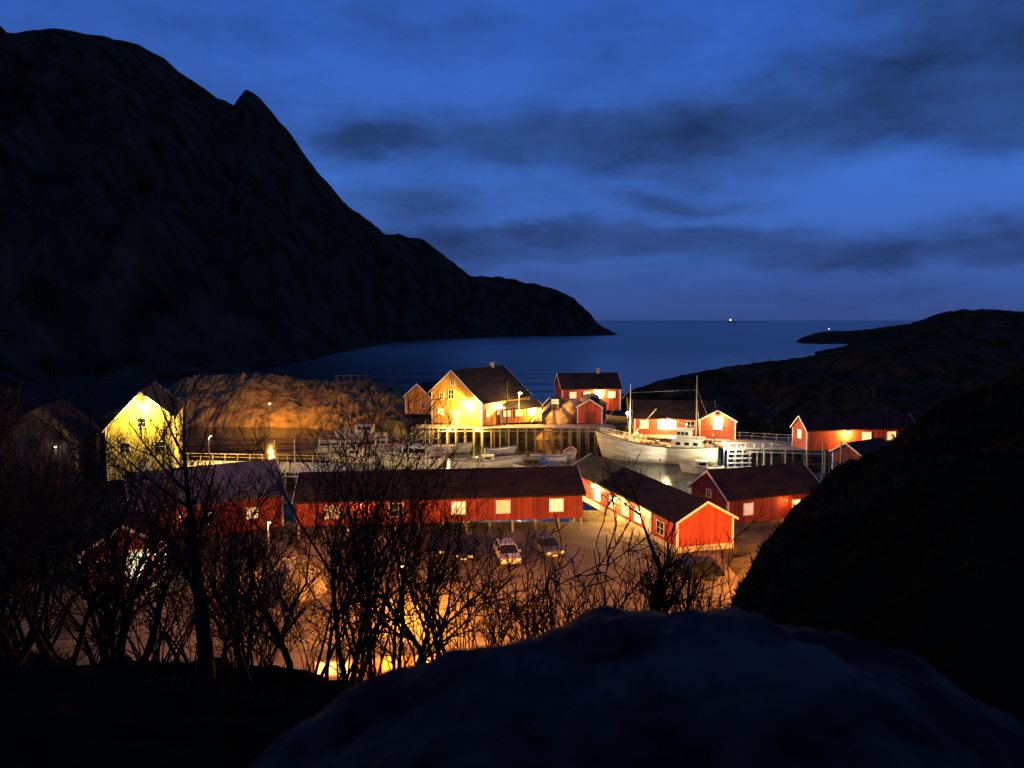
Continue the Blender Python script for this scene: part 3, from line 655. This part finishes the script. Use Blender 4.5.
for a, b in (((5.2, 0, 10.6), (9.9, 0, 4.2)), ((5.2, 0, 10.6), (-5.6, 0, 11.4)), ((-5.6, 0, 11.6), (-9.0, 0, 3.2)), ((5.2, 0, 10), (4.2, 2.2, 2.6)), ((5.2, 0, 10), (4.2, -2.2, 2.6)), ((-5.6, 0, 11), (-6, 2.0, 2.6)), ((-5.6, 0, 11), (-6, -2, 2.6))):
    rg.tube([a, b], .03, 3)
rg.build('rigging', METAL, v)
MB().ball((5.0, .25, 7.4), .22).build('mast_light', BULBW, v, True)
light(v, (4.6, .6, 7.0), 2200, WARM)
MB().ball((3.4, .3, 4.3), .17).build('added_deck_light', BULBO, v, True); light(v, (3.3, -.0, 4.05), 900, SOD)  # orange lamp added on deck to warm the vessel
MB().ball((-7.4, 1.2, 3.3), .3, 8, 5).build('fender', ORANGE, v, True)
rdv = random.Random(3)
for i in range(16):
    x = rdv.uniform(-1.4, 6.5); y = rdv.uniform(-1.5, 1.5); s_ = rdv.uniform(.18, .5); zb_ = 2.35 + max(0, x) * .12
    if i % 3 == 0: MB().ball((x, y, zb_ + s_ * .7), s_ * .7, 8, 5).build('buoy', ORANGE, v, True)
    elif i % 3 == 1: MB().box(x - s_, x + s_, y - s_ * .6, y + s_ * .6, zb_, zb_ + s_ * 1.5).build('fish_box', (PALEWOOD, WOOD, BLUE)[i % 2], v)
    else: MB().ball((x, y, zb_ + .2), s_ * 1.2, 9, 5, (1, 1, .45)).build('net_pile', DECKW, v, True)
MB().tube([(2.9, -.9, 2.5), (2.9, -.9, 4.1), (2.9, .9, 4.1), (2.9, .9, 2.5)], .07, 5).build('gantry', METAL, v)
MB().tube([(-8.2, -1.4, 2.6), (-8.2, -1.4, 4.6), (-8.2, 1.4, 4.6), (-8.2, 1.4, 2.6)], .07, 5).build('gantry', METAL, v)
MB().tube([(.3, -.45, 2.95), (.3, .45, 2.95)], .38, 10).build('winch', METAL, v)
MB().ball((-4.0, -.9, 5.9), .14).build('added_deck_light', BULBW, v, True); light(v, (-1.6, .2, 5.6), 900, WARM)  # lamp added above the superstructure for more warm light on the vessel
MB().box(1.2, 2.6, -.8, .8, 2.3, 2.9).box(1.3, 2.5, -.7, .7, 2.9, 2.98).build('hatch', DWOOD, v)
fl_ = thing('quay_floodlight', 'small floodlight on a thin post shining on the hull of the fishing vessel', 'floodlight', (at(660, 470, 0).x, at(660, 470, 0).y, 0))
MB().tube([(0, 0, -1), (0, 0, 1.5)], .05, 6).build('post', METAL, fl_)
MB().box(-.14, .14, -.08, .08, 1.5, 1.72).build('lamp_head', METAL, fl_)
light(fl_, (0, .25, 1.7), 1300, (1, .93, .75), .08, spot=75, aim=(-.15, 1, .05))
# other boats
b = at(412, 468, 0); boat('cabin_cruiser', 'high sided white cabin boat moored behind the long red roof', (b.x, b.y), R(172), 9.5, 3.4, 1.7, rise=.45, cabin=(-2.6, 1.6, 2.3, 1.5, 1.9), mast=[(-1.8, 6.0, .05)])
b = at(450, 452.5, 0); boat('yellow_lit_skiff', 'open skiff glowing yellow under the floodlit warehouse', (b.x, b.y), R(4), 6.8, 2.2, 1.2, rise=.4)
b = at(487, 467, 0); boat('long_white_boat', 'long low white boat with pale sheer line, in front of the floodlit reflections', (b.x, b.y), R(6), 10.5, 2.8, 1.1, rise=.55, cabin=(-.6, 1.2, 1.5, .9, .8))
b = at(530, 471, 0); boat('dark_cabin_boat', 'small boat with dark square cabin and white posts, right of the long white boat', (b.x, b.y), R(186), 4.6, 2.1, .8, cabin=(-1.4, 1.2, 1.7, .7, 1.1), cm=DWOOD)
b = at(552, 468, 0); boat('blue_covered_boat', 'small boat under a blue tarpaulin', (b.x, b.y), R(100), 5.2, 2.2, .8, cover=(-2.0, 2.0, 2.1, .65, 1.0))
b = at(362, 438, 0); boat('pontoon_motor_boat', 'old wooden motor boat with small cabin beside the narrow pontoon', (b.x, b.y), R(176), 9.5, 2.9, 1.1, cabin=(-2.2, 1.2, 1.9, 1.0, 1.4), hm=PALEWOOD, mast=[(2.2, 5.2, .05)])
b = at(384, 452, 0); boat('red_striped_boat', 'white motor boat with orange rubbing strake between two pontoons', (b.x, b.y), R(10), 7.4, 2.5, 1.1, cabin=(-1.5, .8, 1.7, 1.0, 1.2), stripe=ORANGE)
b = at(738, 473, 0); boat('grey_dinghy', 'grey dinghy moored by the white jetty', (b.x, b.y), R(20), 4.0, 1.7, .55, hm=mat('grey_boat', (.30, .30, .30), .5))
b = at(703, 473, 0); boat('white_day_boat', 'small white motor boat below the stern of the fishing vessel', (b.x, b.y), R(165), 6.0, 2.2, .9, cabin=(-.6, 1.2, 1.4, .8, .9))
b = at(752, 478, 0); boat('wooden_rowing_boat', 'wooden rowing boat lying nearest the big dark roofs', (b.x, b.y), R(175), 4.8, 1.7, .55, hm=WOOD)

# ------------------------------------------------------------------ cars
def car(name, label, pos, rz, paint, lights=False):
    root = thing(name, label, 'car', (pos[0], pos[1], 1.58), rz, 'cars in the car park')
    prof = [(-2.15, .35), (-2.18, .62), (-2.05, .92), (-1.1, .98), (1.2, .96), (2.05, .82), (2.15, .55), (2.12, .32)]
    b = MB(); n = len(prof); W_ = .86
    rings = [(-W_, .94), (-W_ * .98, 1), (W_ * .98, 1), (W_, .94)]
    b.prism([(x, z) for x, z in prof], -W_, W_); bo = b.build('body', paint, root)
    bm = bo.modifiers.new('bev', 'BEVEL'); bm.width = .08; bm.segments = 2
    g = MB(); x0, x1, x2, x3 = -2.0, -1.45, .35, 1.15; z0, z1 = .95, 1.46; wt = .66
    g.add([(x0, -.80, z0), (x3, -.80, z0), (x3, .80, z0), (x0, .80, z0), (x1, -wt, z1), (x2, -wt, z1), (x2, wt, z1), (x1, wt, z1)],
          [(0, 1, 5, 4), (1, 2, 6, 5), (2, 3, 7, 6), (3, 0, 4, 7), (4, 5, 6, 7)]); g.build('window', GLASSD, root)
    MB().add([(x1 - .04, -wt - .02, z1), (x2 + .04, -wt - .02, z1), (x2 + .04, wt + .02, z1), (x1 - .04, wt + .02, z1), (x1 + .05, -wt + .06, z1 + .06), (x2 - .05, -wt + .06, z1 + .06), (x2 - .05, wt - .06, z1 + .06), (x1 + .05, wt - .06, z1 + .06)],
             [(0, 1, 5, 4), (1, 2, 6, 5), (2, 3, 7, 6), (3, 0, 4, 7), (4, 5, 6, 7), (3, 2, 1, 0)]).build('roof', paint, root)
    pl = MB()
    for s in (-1, 1):
        for (xa, xb) in ((x0, x1), (x3, x2), (-.45, -.45)): pl.tube([(xa, s * .81, z0), (xb, s * (wt + .01), z1)], .035, 4)
    pl.build('pillar', paint, root)
    for x in (-1.35, 1.35):
        for s in (-1, 1):
            wq = MB().tube([(x, s * .68, .33), (x, s * .89, .33)], .33, 14).build('wheel', BLACK, root)
            MB().tube([(x, s * .88, .33), (x, s * .90, .33)], .19, 10).build('rim', METAL, wq)
    hl = mat('headlamp_glass', (.7, .7, .65), .2); tl = mat('tail_light_red', (.4, .02, .01), .3)
    for s in (-1, 1):
        MB().box(2.08, 2.17, s * .62 - .17, s * .62 + .17, .58, .74).build('headlight', hl, root)
        MB().box(-2.2, -2.1, s * .68 - .12, s * .68 + .12, .62, .84).build('tail_light', tl, root)
        MB().box(.7, .86, s * .95 - .09, s * .95 + .09, .98, 1.1).build('mirror', paint, root)
    MB().box(2.13, 2.16, -.26, .26, .36, .48).build('number_plate', WHITE, root)
    return root
pw = mat('silver_paint', (.42, .38, .30), .5, .2); pd = mat('dark_blue_paint', (.022, .02, .02), .55, spec=.2); pk = mat('black_paint', (.012, .011, .010), .5, spec=.2); pg = mat('grey_paint', (.10, .09, .08), .5, .2)
q = at(507, 560, 1.6); car('parked_car', 'pale silver car facing out, brightest in the car park row', q, R(-80), pw)
q = at(546, 553, 1.6); car('parked_car', 'dark car parked right of the pale silver one', q, R(-70), pg)
q = at(467, 556, 1.6); car('parked_car', 'black car parked left of the pale silver one', q, R(-95), pk)
q = at(438, 552, 1.6); car('parked_car', 'dark blue car at the left end of the car park row', q, R(-92), pd)
q = at(694, 577, 1.6); car('parked_car', 'low black car seen side on in front of the bright red gable', q, R(178), pk)
# ------------------------------------------------------------------ lamps, poles, sign, rocks
def street_lamp(label, pos, hgt, W_, col, bulb, arm=.8, rz=0, br=.16, group='street lamps'):
    root = thing('street_lamp', label, 'street lamp', pos, rz, group)
    MB().tube([(0, 0, 0), (0, 0, hgt * .96), (arm * .35, 0, hgt), (arm, 0, hgt + .05)], [.08, .06, .05, .04], 7).build('pole', METAL, root)
    hd = MB().prism([(arm - .1, hgt - .02), (arm + .5, hgt + .02), (arm + .48, hgt + .14), (arm, hgt + .16)], -.14, .14).build('lamp_head', METAL, root)
    MB().ball((arm + .2, 0, hgt - .03), br, 8, 5, (1, 1, .6)).build('bulb', bulb, hd, True)
    light(root, (arm + .2, 0, hgt - .16 - br), W_, col, .15)
    return root
q = atd(400, 565, 52); street_lamp('dim street lamp glowing orange behind the trunks over the left of the car park', (q.x, q.y, 1.5), q.z - 1.5, 14000, SOD, BULBO, .0, 0, .2)
q = atd(655, 628, 36); zb_ = near_h(655, 36) - .2; street_lamp('assumed orange street lamp hidden behind the outcrop at the near end of the car park', (q.x, q.y, zb_), q.z - zb_, 52000, SOD, BULBO, .4, R(100), .12)  # assumed lamp, added out of sight to light the near car park
q = atd(268, 520, 60); street_lamp('added orange fill lamp between the grey roofed house and the big pale boulder', (q.x, q.y, 1.5), q.z - 1.5, 4000, SOD, BULBO, .4, R(-60), .12)  # extra lamp added to give the lot more orange light
q = atd(805, 524, 57); street_lamp('added orange street lamp hidden behind the dark right slope beside the bright red gable', (q.x, q.y, 1.5), q.z - 1.5, 10500, SOD, BULBO, .5, R(160), .12)  # unseen lamp added to light the red gable and right of the lot
q = atd(519, 393, 139); street_lamp('bright street lamp at the right end of the ochre warehouse', (q.x, q.y, 3), q.z - 3, 4200, WARM, BULBW, 0, 0, .34)
q = at(300, 470, 1.9); 
street_lamp('assumed lamp on the left quay hidden among bare branches', (-41, 103.5, 1.9), 4.4, 9000, FLOOD, BULBW, .5, R(90), .1)  # assumed lamp, put here to brighten the pale quay deck
# assumed sodium lamp, placed to wash the knoll with orange light
street_lamp('assumed orange lamp standing on the shore below the lit rock knoll', (-47, 148.5, .4), 5.5, 21000, SOD, BULBO, .4, R(90), .1)
q = at(507, 432, 2.0); root = thing('utility_pole', 'tall dark wooden pole with crossarm in front of the warehouse', 'utility pole', (q.x, q.y, -1))
MB().tube([(0, 0, 0), (0, 0, 12.2)], [.17, .12], 7).build('pole', DWOOD, root); MB().box(-.9, .9, -.06, .06, 11.2, 11.35).build('crossarm', DWOOD, root)
q = atd(555, 402, 143); root = thing('notice_board', 'white notice board with slats on the rocks between warehouse and red house', 'sign', (q.x, q.y, 4.2))
for s in (-.55, .55): MB().box(s - .05, s + .05, -.05, .05, 0, q.z - 4.2 + .5).build('post', WOOD, root)
MB().box(-.7, .7, -.09, -.055, q.z - 4.6, q.z - 4.1).box(-.7, .7, -.09, -.055, q.z - 4.0, q.z - 3.7).build('board', WHITE, root)
# wooden stair from the quay up to the rocks
s0, s1 = atd(531, 425, 139), atd(550, 403, 143)
root = thing('timber_stair', 'timber stair with handrails climbing from the quay to the rocks', 'stair', (s0.x, s0.y, D3), 0)
dv = Vector((s1.x - s0.x, s1.y - s0.y, s1.z - D3))
for s in (0, 1.1): MB().tube([Vector((0, s, 0)), dv + Vector((0, s, 0))], .08, 4).build('stringer', PALEWOOD, root); MB().tube([Vector((0, s, 1)), dv + Vector((0, s, 1))], .05, 4).build('handrail', PALEWOOD, root)
for i in range(11): p = dv * ((i + .5) / 11); MB().box(p.x - .15, p.x + .15, 0, 1.1, p.z, p.z + .05).build('tread', PALEWOOD, root)
def boulder(name, label, c, sx, sy, sz, m, seed, cat='boulder', sub=40, amp=.22, freq=1.1, fine=0):
    mb = MB(); n, k = sub * 2, sub
    for i in range(k + 1):
        ph = math.pi * i / k
        for j in range(n):
            t = 2 * math.pi * j / n; d = Vector((math.sin(ph) * math.cos(t), math.sin(ph) * math.sin(t), math.cos(ph)))
            r = 1 + amp * fbm(d.x * freq + seed, d.y * freq, d.z * freq, 4) + fine * fbm(d.x * 9 + seed, d.y * 9, d.z * 9, 4)
            mb.v.append((c[0] + d.x * sx * r, c[1] + d.y * sy * r, c[2] + d.z * sz * r))
    for i in range(k):
        for j in range(n): mb.f.append((i * n + j, (i + 1) * n + j, (i + 1) * n + (j + 1) % n, i * n + (j + 1) % n))
    o = mb.build(name, m, None, True); return tag(o, label, cat)
q = at(290, 598, 1.5); boulder('boulder', 'big pale rounded boulder lying at the left edge of the car park', (q.x, q.y + 1, 1.9), 2.3, 1.9, 2.3, ROCK, 2, fine=.06)
q = at(240, 600, 1.5); boulder('boulder', 'smaller dim boulder left of the big pale one', (q.x, q.y + 1, 1.6), 1.6, 1.5, 1.3, ROCK, 5, fine=.06)
# rocks on the far shore
rnd = random.Random(4)
for i, (px, py, s_, lab) in enumerate(((545, 418, 1.7, 'rounded shore rock at the foot of the timber stair'), (562, 416, 2.2, 'largest shore rock below the white notice board'), (575, 405, 1.6, 'upper shore rock just left of the two storey red house'), (590, 398, 1.4, 'pale rock under the wall of the two storey red house'))):
    q = atd(px, py, 144); boulder('shore_rock', lab, (q.x, q.y, q.z - .6), s_ * 1.3, s_, s_, ROCK, i * 3 + 7, 'rock', 16, .3, 1.3, .08)['group'] = 'rocks on the far shore'
# drying rack on the knoll
q = atd(350, 382, 172); root = thing('drying_rack', 'wooden fish drying rack of leaning poles on top of the rock knoll', 'rack', (q.x, q.y, q.z - 1.2))
for i in range(5):
    MB().tube([(-3.2 + i * 1.6, -.9, 0), (-2.9 + i * 1.6, .1, 2.9)], .07, 4).build('pole', DWOOD, root); MB().tube([(-2.6 + i * 1.6, .9, 0), (-2.9 + i * 1.6, -.1, 2.9)], .07, 4).build('pole', DWOOD, root)
MB().tube([(-3.6, 0, 2.6), (4.2, 0, 2.6)], .07, 4).build('crossbar', DWOOD, root)
# tiny far lights
q = atd(732, 319.5, 6000); root = thing('distant_ship', 'distant ship showing one white light on the horizon', 'ship', (q.x, q.y, 0))
hb, _ = hull_mb(60, 10, 5); hb.build('hull', DWOOD, root); MB().box(-22, -10, -4, 4, 5, 14).build('superstructure', DWOOD, root)
MB().ball((-12, 0, 22), 6.5).build('light', mat('ship_light', (1, 1, .9), .4, emit=(1, .95, .75), es=3), root, True)
MB().tube([(-12, 0, 13), (-12, 0, 20)], .5, 5).build('mast', DWOOD, root)
q = atd(829, 329, 790); root = thing('beacon', 'small white navigation beacon on the low headland', 'beacon', (q.x, q.y, q.z - 2.4))
MB().tube([(0, 0, -2), (0, 0, 1.8)], [.7, .5], 8).build('tower', WHITE, root); MB().ball((0, 0, 2.5), .7).build('lantern', mat('beacon_light', (1, .8, .8), .4, emit=(1, .72, .6), es=2), root, True)
q = atd(42, 378, 420); root = thing('mountain_lamp', 'lone faint lamp on the black mountainside at left', 'lamp', (q.x, q.y, q.z - 5))
MB().tube([(0, 0, -8), (0, 0, 4.6)], .1, 5).build('pole', METAL, root); MB().ball((0, 0, 5), .45).build('bulb', mat('faint_bulb', (1, .7, .4), .4, emit=(1, .5, .25), es=1.0), root, True)

# ------------------------------------------------------------------ foreground boulder
def fore(a, b):
    # an outcrop right in front of the camera, 0.8 to 2.6 m away
    x = -2.0 + 5.4 * a; y = .70 + 2.9 * b
    dx = x - .70
    crest = 21.17 - (.235 * (-dx) ** 1.85 if dx < 0 else .55 * dx ** 1.4)
    z = crest - (.10 * (2.2 - y) ** 2 if y < 2.2 else .75 * (y - 2.2) ** 1.4)
    z += .075 * fbm(x * 1.9 + 4, y * 1.9, 1, 5) + .03 * fbm(x * 5.5, y * 5.5, 2, 5)
    return (x, y, z)
fo = grid(fore, 150, 90)
def skirt(mb, nu, nv):                     # close the outcrop down into the turf
    w = nu + 1; ring = [i for i in range(w)] + [j * w + nu for j in range(1, nv + 1)] + [nv * w + i for i in range(nu - 1, -1, -1)] + [j * w for j in range(nv - 1, 0, -1)]
    o = len(mb.v)
    for r_ in ring: x, y, z = mb.v[r_]; mb.v.append((x, y, z - 1.6))
    n = len(ring)
    for k in range(n): mb.f.append((ring[k], o + k, o + (k + 1) % n, ring[(k + 1) % n]))
skirt(fo, 150, 90)
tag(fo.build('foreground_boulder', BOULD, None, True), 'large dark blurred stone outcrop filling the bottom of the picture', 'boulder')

# ------------------------------------------------------------------ bare trees
def gen_tree(seed, H, stems=1, spread=.35, dens=1.0, r0=.05, twist=.18, lean=0, maxd=3):
    rd = random.Random(seed); tr, br = MB(), MB()
    def grow(p, d, ln, r, dep, mb):
        n = 6 if dep == 0 else (5 if dep < 3 else 3)
        pts = [p]; rs = [r]; dirs = [d]; kids = []
        for i in range(n):
            d = (d + Vector((rd.gauss(0, twist), rd.gauss(0, twist), rd.gauss(0, twist * .5) + .07))).normalized()
            p = p + d * (ln / n); pts.append(p); rs.append(max(.006, r * (1 - (.9 if dep == 0 else .75) * (i + 1) / n))); dirs.append(d)
        mb.tube(pts, rs, 6 if dep == 0 else (4 if dep < 2 else 3), False)
        if dep >= maxd: return
        k = {0: int(8 * dens), 1: int(5.4 * dens), 2: int(4.3 * dens + .5), 3: 2}[dep]
        for j in range(k):
            t = rd.uniform(.22 if dep == 0 else .12, 1.0); i = min(n - 1, int(t * n)); f = t * n - i
            q = pts[i].lerp(pts[i + 1], f); dd = dirs[i + 1]; o = dd.orthogonal().normalized()
            o.rotate(__import__('mathutils').Quaternion(dd, rd.uniform(0, 6.283)))
            nd = (dd * rd.uniform(.6, 1.0) + o * rd.uniform(.45, 1.0) + Vector((0, 0, .15))).normalized()
            grow(q, nd, ln * rd.uniform(.34, .62) * (1.15 - .45 * t), max(.007, rs[i] * rd.uniform(.45, .72)), dep + 1, br)
    for s in range(stems):
        a = rd.uniform(0, 6.283); sp_ = spread * rd.uniform(.4, 1) if stems > 1 else spread * .25
        d = Vector((math.cos(a) * sp_ + lean, math.sin(a) * sp_, 1)).normalized()
        grow(Vector((math.cos(a) * .08 * (stems > 1), math.sin(a) * .08 * (stems > 1), -.3)), d, H * rd.uniform(.8, 1.05) * .8, r0 * rd.uniform(.7, 1.1), 0, tr)
    return tr.mesh('trunk', BARK, True), br.mesh('branches', BARK, True)
PROTO = [gen_tree(1, 6, 1, .2, 1.1, .075), gen_tree(2, 6, 3, .4, .9, .05), gen_tree(5, 6, 2, .3, 1.0, .06, .2), gen_tree(8, 6, 5, .55, .7, .035, .16), gen_tree(11, 6, 1, .5, 1.15, .09, .26, .15)]
SHRUB = [gen_tree(21, 2.2, 3, .6, .6, .016, .2, maxd=2), gen_tree(25, 2.2, 2, .5, .7, .018, .25, maxd=2), gen_tree(29, 2.2, 4, .8, .5, .014, .2, maxd=2)]
BIG = [gen_tree(33, 6, 1, .0, 1.0, .16, .035), gen_tree(11, 6, 1, .5, 1.2, .15, .26, .15)]
def tree(k, px, D, ytop, label, group=None, name='bare_tree', rz=0, protos=PROTO, h0=6, z=None, wide=1.0, cat='tree', m=None):
    x = (px - 512) / F * D; zb = ground_near(px, D) if z is None else z
    ht = HC + slope(px, ytop) * D - zb; s = ht / max(v.co.z for me in protos[k] for v in me.vertices)
    root = thing(name, label, cat, (x, D, zb), rz, group); root.scale = (s * wide, s * wide, s)
    for nm, me in zip(('trunk', 'branches'), protos[k]):
        if m: me = me.copy(); me.materials[0] = m
        put(nm, me, root)
    return root
tree(1, 646, 13.5, 452, 'crooked dark tree with reaching limb in front of the bright red gable', rz=R(200), protos=BIG)
tree(0, 196, 11.6, 345, 'tallest thick blurred trunk rising left of the grey roof', rz=R(40), protos=BIG)
tree(2, 352, 12, 372, 'twin stemmed tree in front of the lit knoll, tallest of the middle clump', rz=R(10))
tree(1, 392, 13, 400, 'three stemmed tree in front of the white cabin boat', rz=R(80))
tree(0, 432, 15, 418, 'slender tree crossing the middle windows of the long red building', rz=R(150))
tree(3, 330, 16, 420, 'many stemmed tree over the low orange shed', rz=R(250))
tree(2, 466, 16, 470, 'low tree left of the pale silver car', rz=R(300))
tree(1, 702, 15, 500, 'bushy tree against the bright red gable', rz=R(190), wide=1.1)
tree(3, 372, 11, 455, 'leaning stems left of the street lamp', rz=R(35))
tree(4, 412, 11, 480, 'crooked stem in front of the dim street lamp', rz=R(95), wide=.8)
rd = random.Random(77)
for i in range(24):
    px = rd.uniform(-60, 290); D = rd.uniform(8, 26)
    tree(rd.randrange(5), px, D, rd.uniform(395, 520) + (45 if px > 200 else 0), 'dark bare tree tangled in the thicket on the left bank', 'bare trees of the left thicket', rz=rd.uniform(0, 6.28), wide=rd.uniform(.75, 1.1))
for i in range(30):
    px = rd.uniform(440, 750); D = rd.uniform(13, 22)
    tree(rd.randrange(3), px, D, rd.uniform(488, 580), 'bare twiggy sapling sprouting behind the foreground outcrop', 'saplings behind the outcrop', 'bare_sapling', rz=rd.uniform(0, 6.28), protos=SHRUB, h0=2.2, wide=.9)
for i in range(24):
    px = rd.uniform(-60, 160); D = rd.uniform(9, 20)
    tree(rd.randrange(5), px, D, rd.uniform(368, 450), 'dark bare tree tangled in the thicket on the left bank', 'bare trees of the left thicket', rz=rd.uniform(0, 6.28), wide=rd.uniform(.8, 1.2))
for i in range(7):
    px = (318, 345, 372, 398, 424, 452, 300)[i]; D = (13, 16, 14, 17, 13.5, 16, 15)[i]
    tree((0, 2, 1, 3, 0, 2, 1)[i], px, D, (430, 405, 378, 425, 440, 480, 455)[i], 'dark bare tree in the middle clump before the white boats', 'bare trees of the middle clump', rz=i * 1.1, wide=.85)
for i in range(7):
    px = rd.uniform(230, 470); D = rd.uniform(10, 22)
    tree(rd.randrange(3), px, D, rd.uniform(520, 610), 'bare sapling rising among the middle trunks', 'saplings among the trunks', 'bare_sapling', rz=rd.uniform(0, 6.28), protos=SHRUB, h0=2.2, wide=.9)
for i, (px, D, yt, lab) in enumerate(((896, 27, 455, 'pale thin bare sapling on the dark right slope, upper one'), (930, 20, 500, 'thin bare sapling in the middle of the dark right slope'), (775, 23, 520, 'low scrub at the foot of the right slope'), (800, 25, 480, 'scrub where the right slope meets the big dark roof'))):
    tree(i % 3, px, D, yt, lab, 'scrub on the right slope', 'bare_shrub', rz=i * 1.3, protos=SHRUB, h0=2.2, cat='shrub', m=PBARK)
rd = random.Random(31)
for i in range(14):
    px = rd.uniform(742, 960); D = rd.uniform(15, 27)
    yb = lerp_tab(CREST, px); tree(i % 3, px, D, yb - rd.uniform(2, 26), 'low dark heather scrub on the right slope', 'heather scrub on the right slope', 'bare_shrub', rz=i * 2.3, protos=SHRUB, h0=2.2, cat='shrub')
def hill_bush(px, yb, D, yt, lab):
    z = HC + slope(px, yb) * D
    tree(px % 3, px, D, yt, lab, 'bushes on the shore hill skyline', 'bare_shrub', protos=SHRUB, h0=2.2, z=z, cat='shrub', wide=1.3)
hill_bush(754, 363, 203, 354, 'wider round bush on the skyline of the shore hill'); hill_bush(771, 361, 204, 356, 'small pointed bush on the skyline of the shore hill'); hill_bush(708, 371, 190, 366, 'lowest bush on the skyline of the shore hill')
for i, (px, yb, D, yt, lab) in enumerate(((775, 432, 135, 380, 'faint pale tree on the shore hill right of the lit boathouse'), (865, 430, 135, 372, 'faint pale tree above the red cabin'), (728, 425, 140, 392, 'faint small tree behind the lit boathouse'))):
    tree((0, 2, 1)[i], px, D, yt, lab, 'pale trees on the shore hill', rz=i, z=HC + slope(px, yb) * D, m=PBARK)
# ------------------------------------------------------------------ grass tufts on the slopes
g = MB(); rd = random.Random(5)
for i in range(9000):
    px = rd.uniform(735, 1060) if i % 3 else rd.uniform(-60, 740); D = rd.uniform(8, 36) if px > 735 else rd.uniform(7, 30)
    x = (px - 512) / F * D; z = near_h(px, D) + relief(x, D)
    if fbm(x * .35, D * .35, 9, 3) < -.05: continue
    for k in range(3):
        a = rd.uniform(0, 6.28); h_ = rd.uniform(.06, .20); l = rd.uniform(.04, .2); w = .012
        g.add([(x - w, D, z - .05), (x + w, D, z - .05), (x + math.cos(a) * l * .5, D + math.sin(a) * l * .5, z + h_ * .6), (x + math.cos(a) * l, D + math.sin(a) * l, z + h_)], [(0, 1, 2), (0, 2, 3)])
struct('grass', g, GRASSM, False, 'stuff')
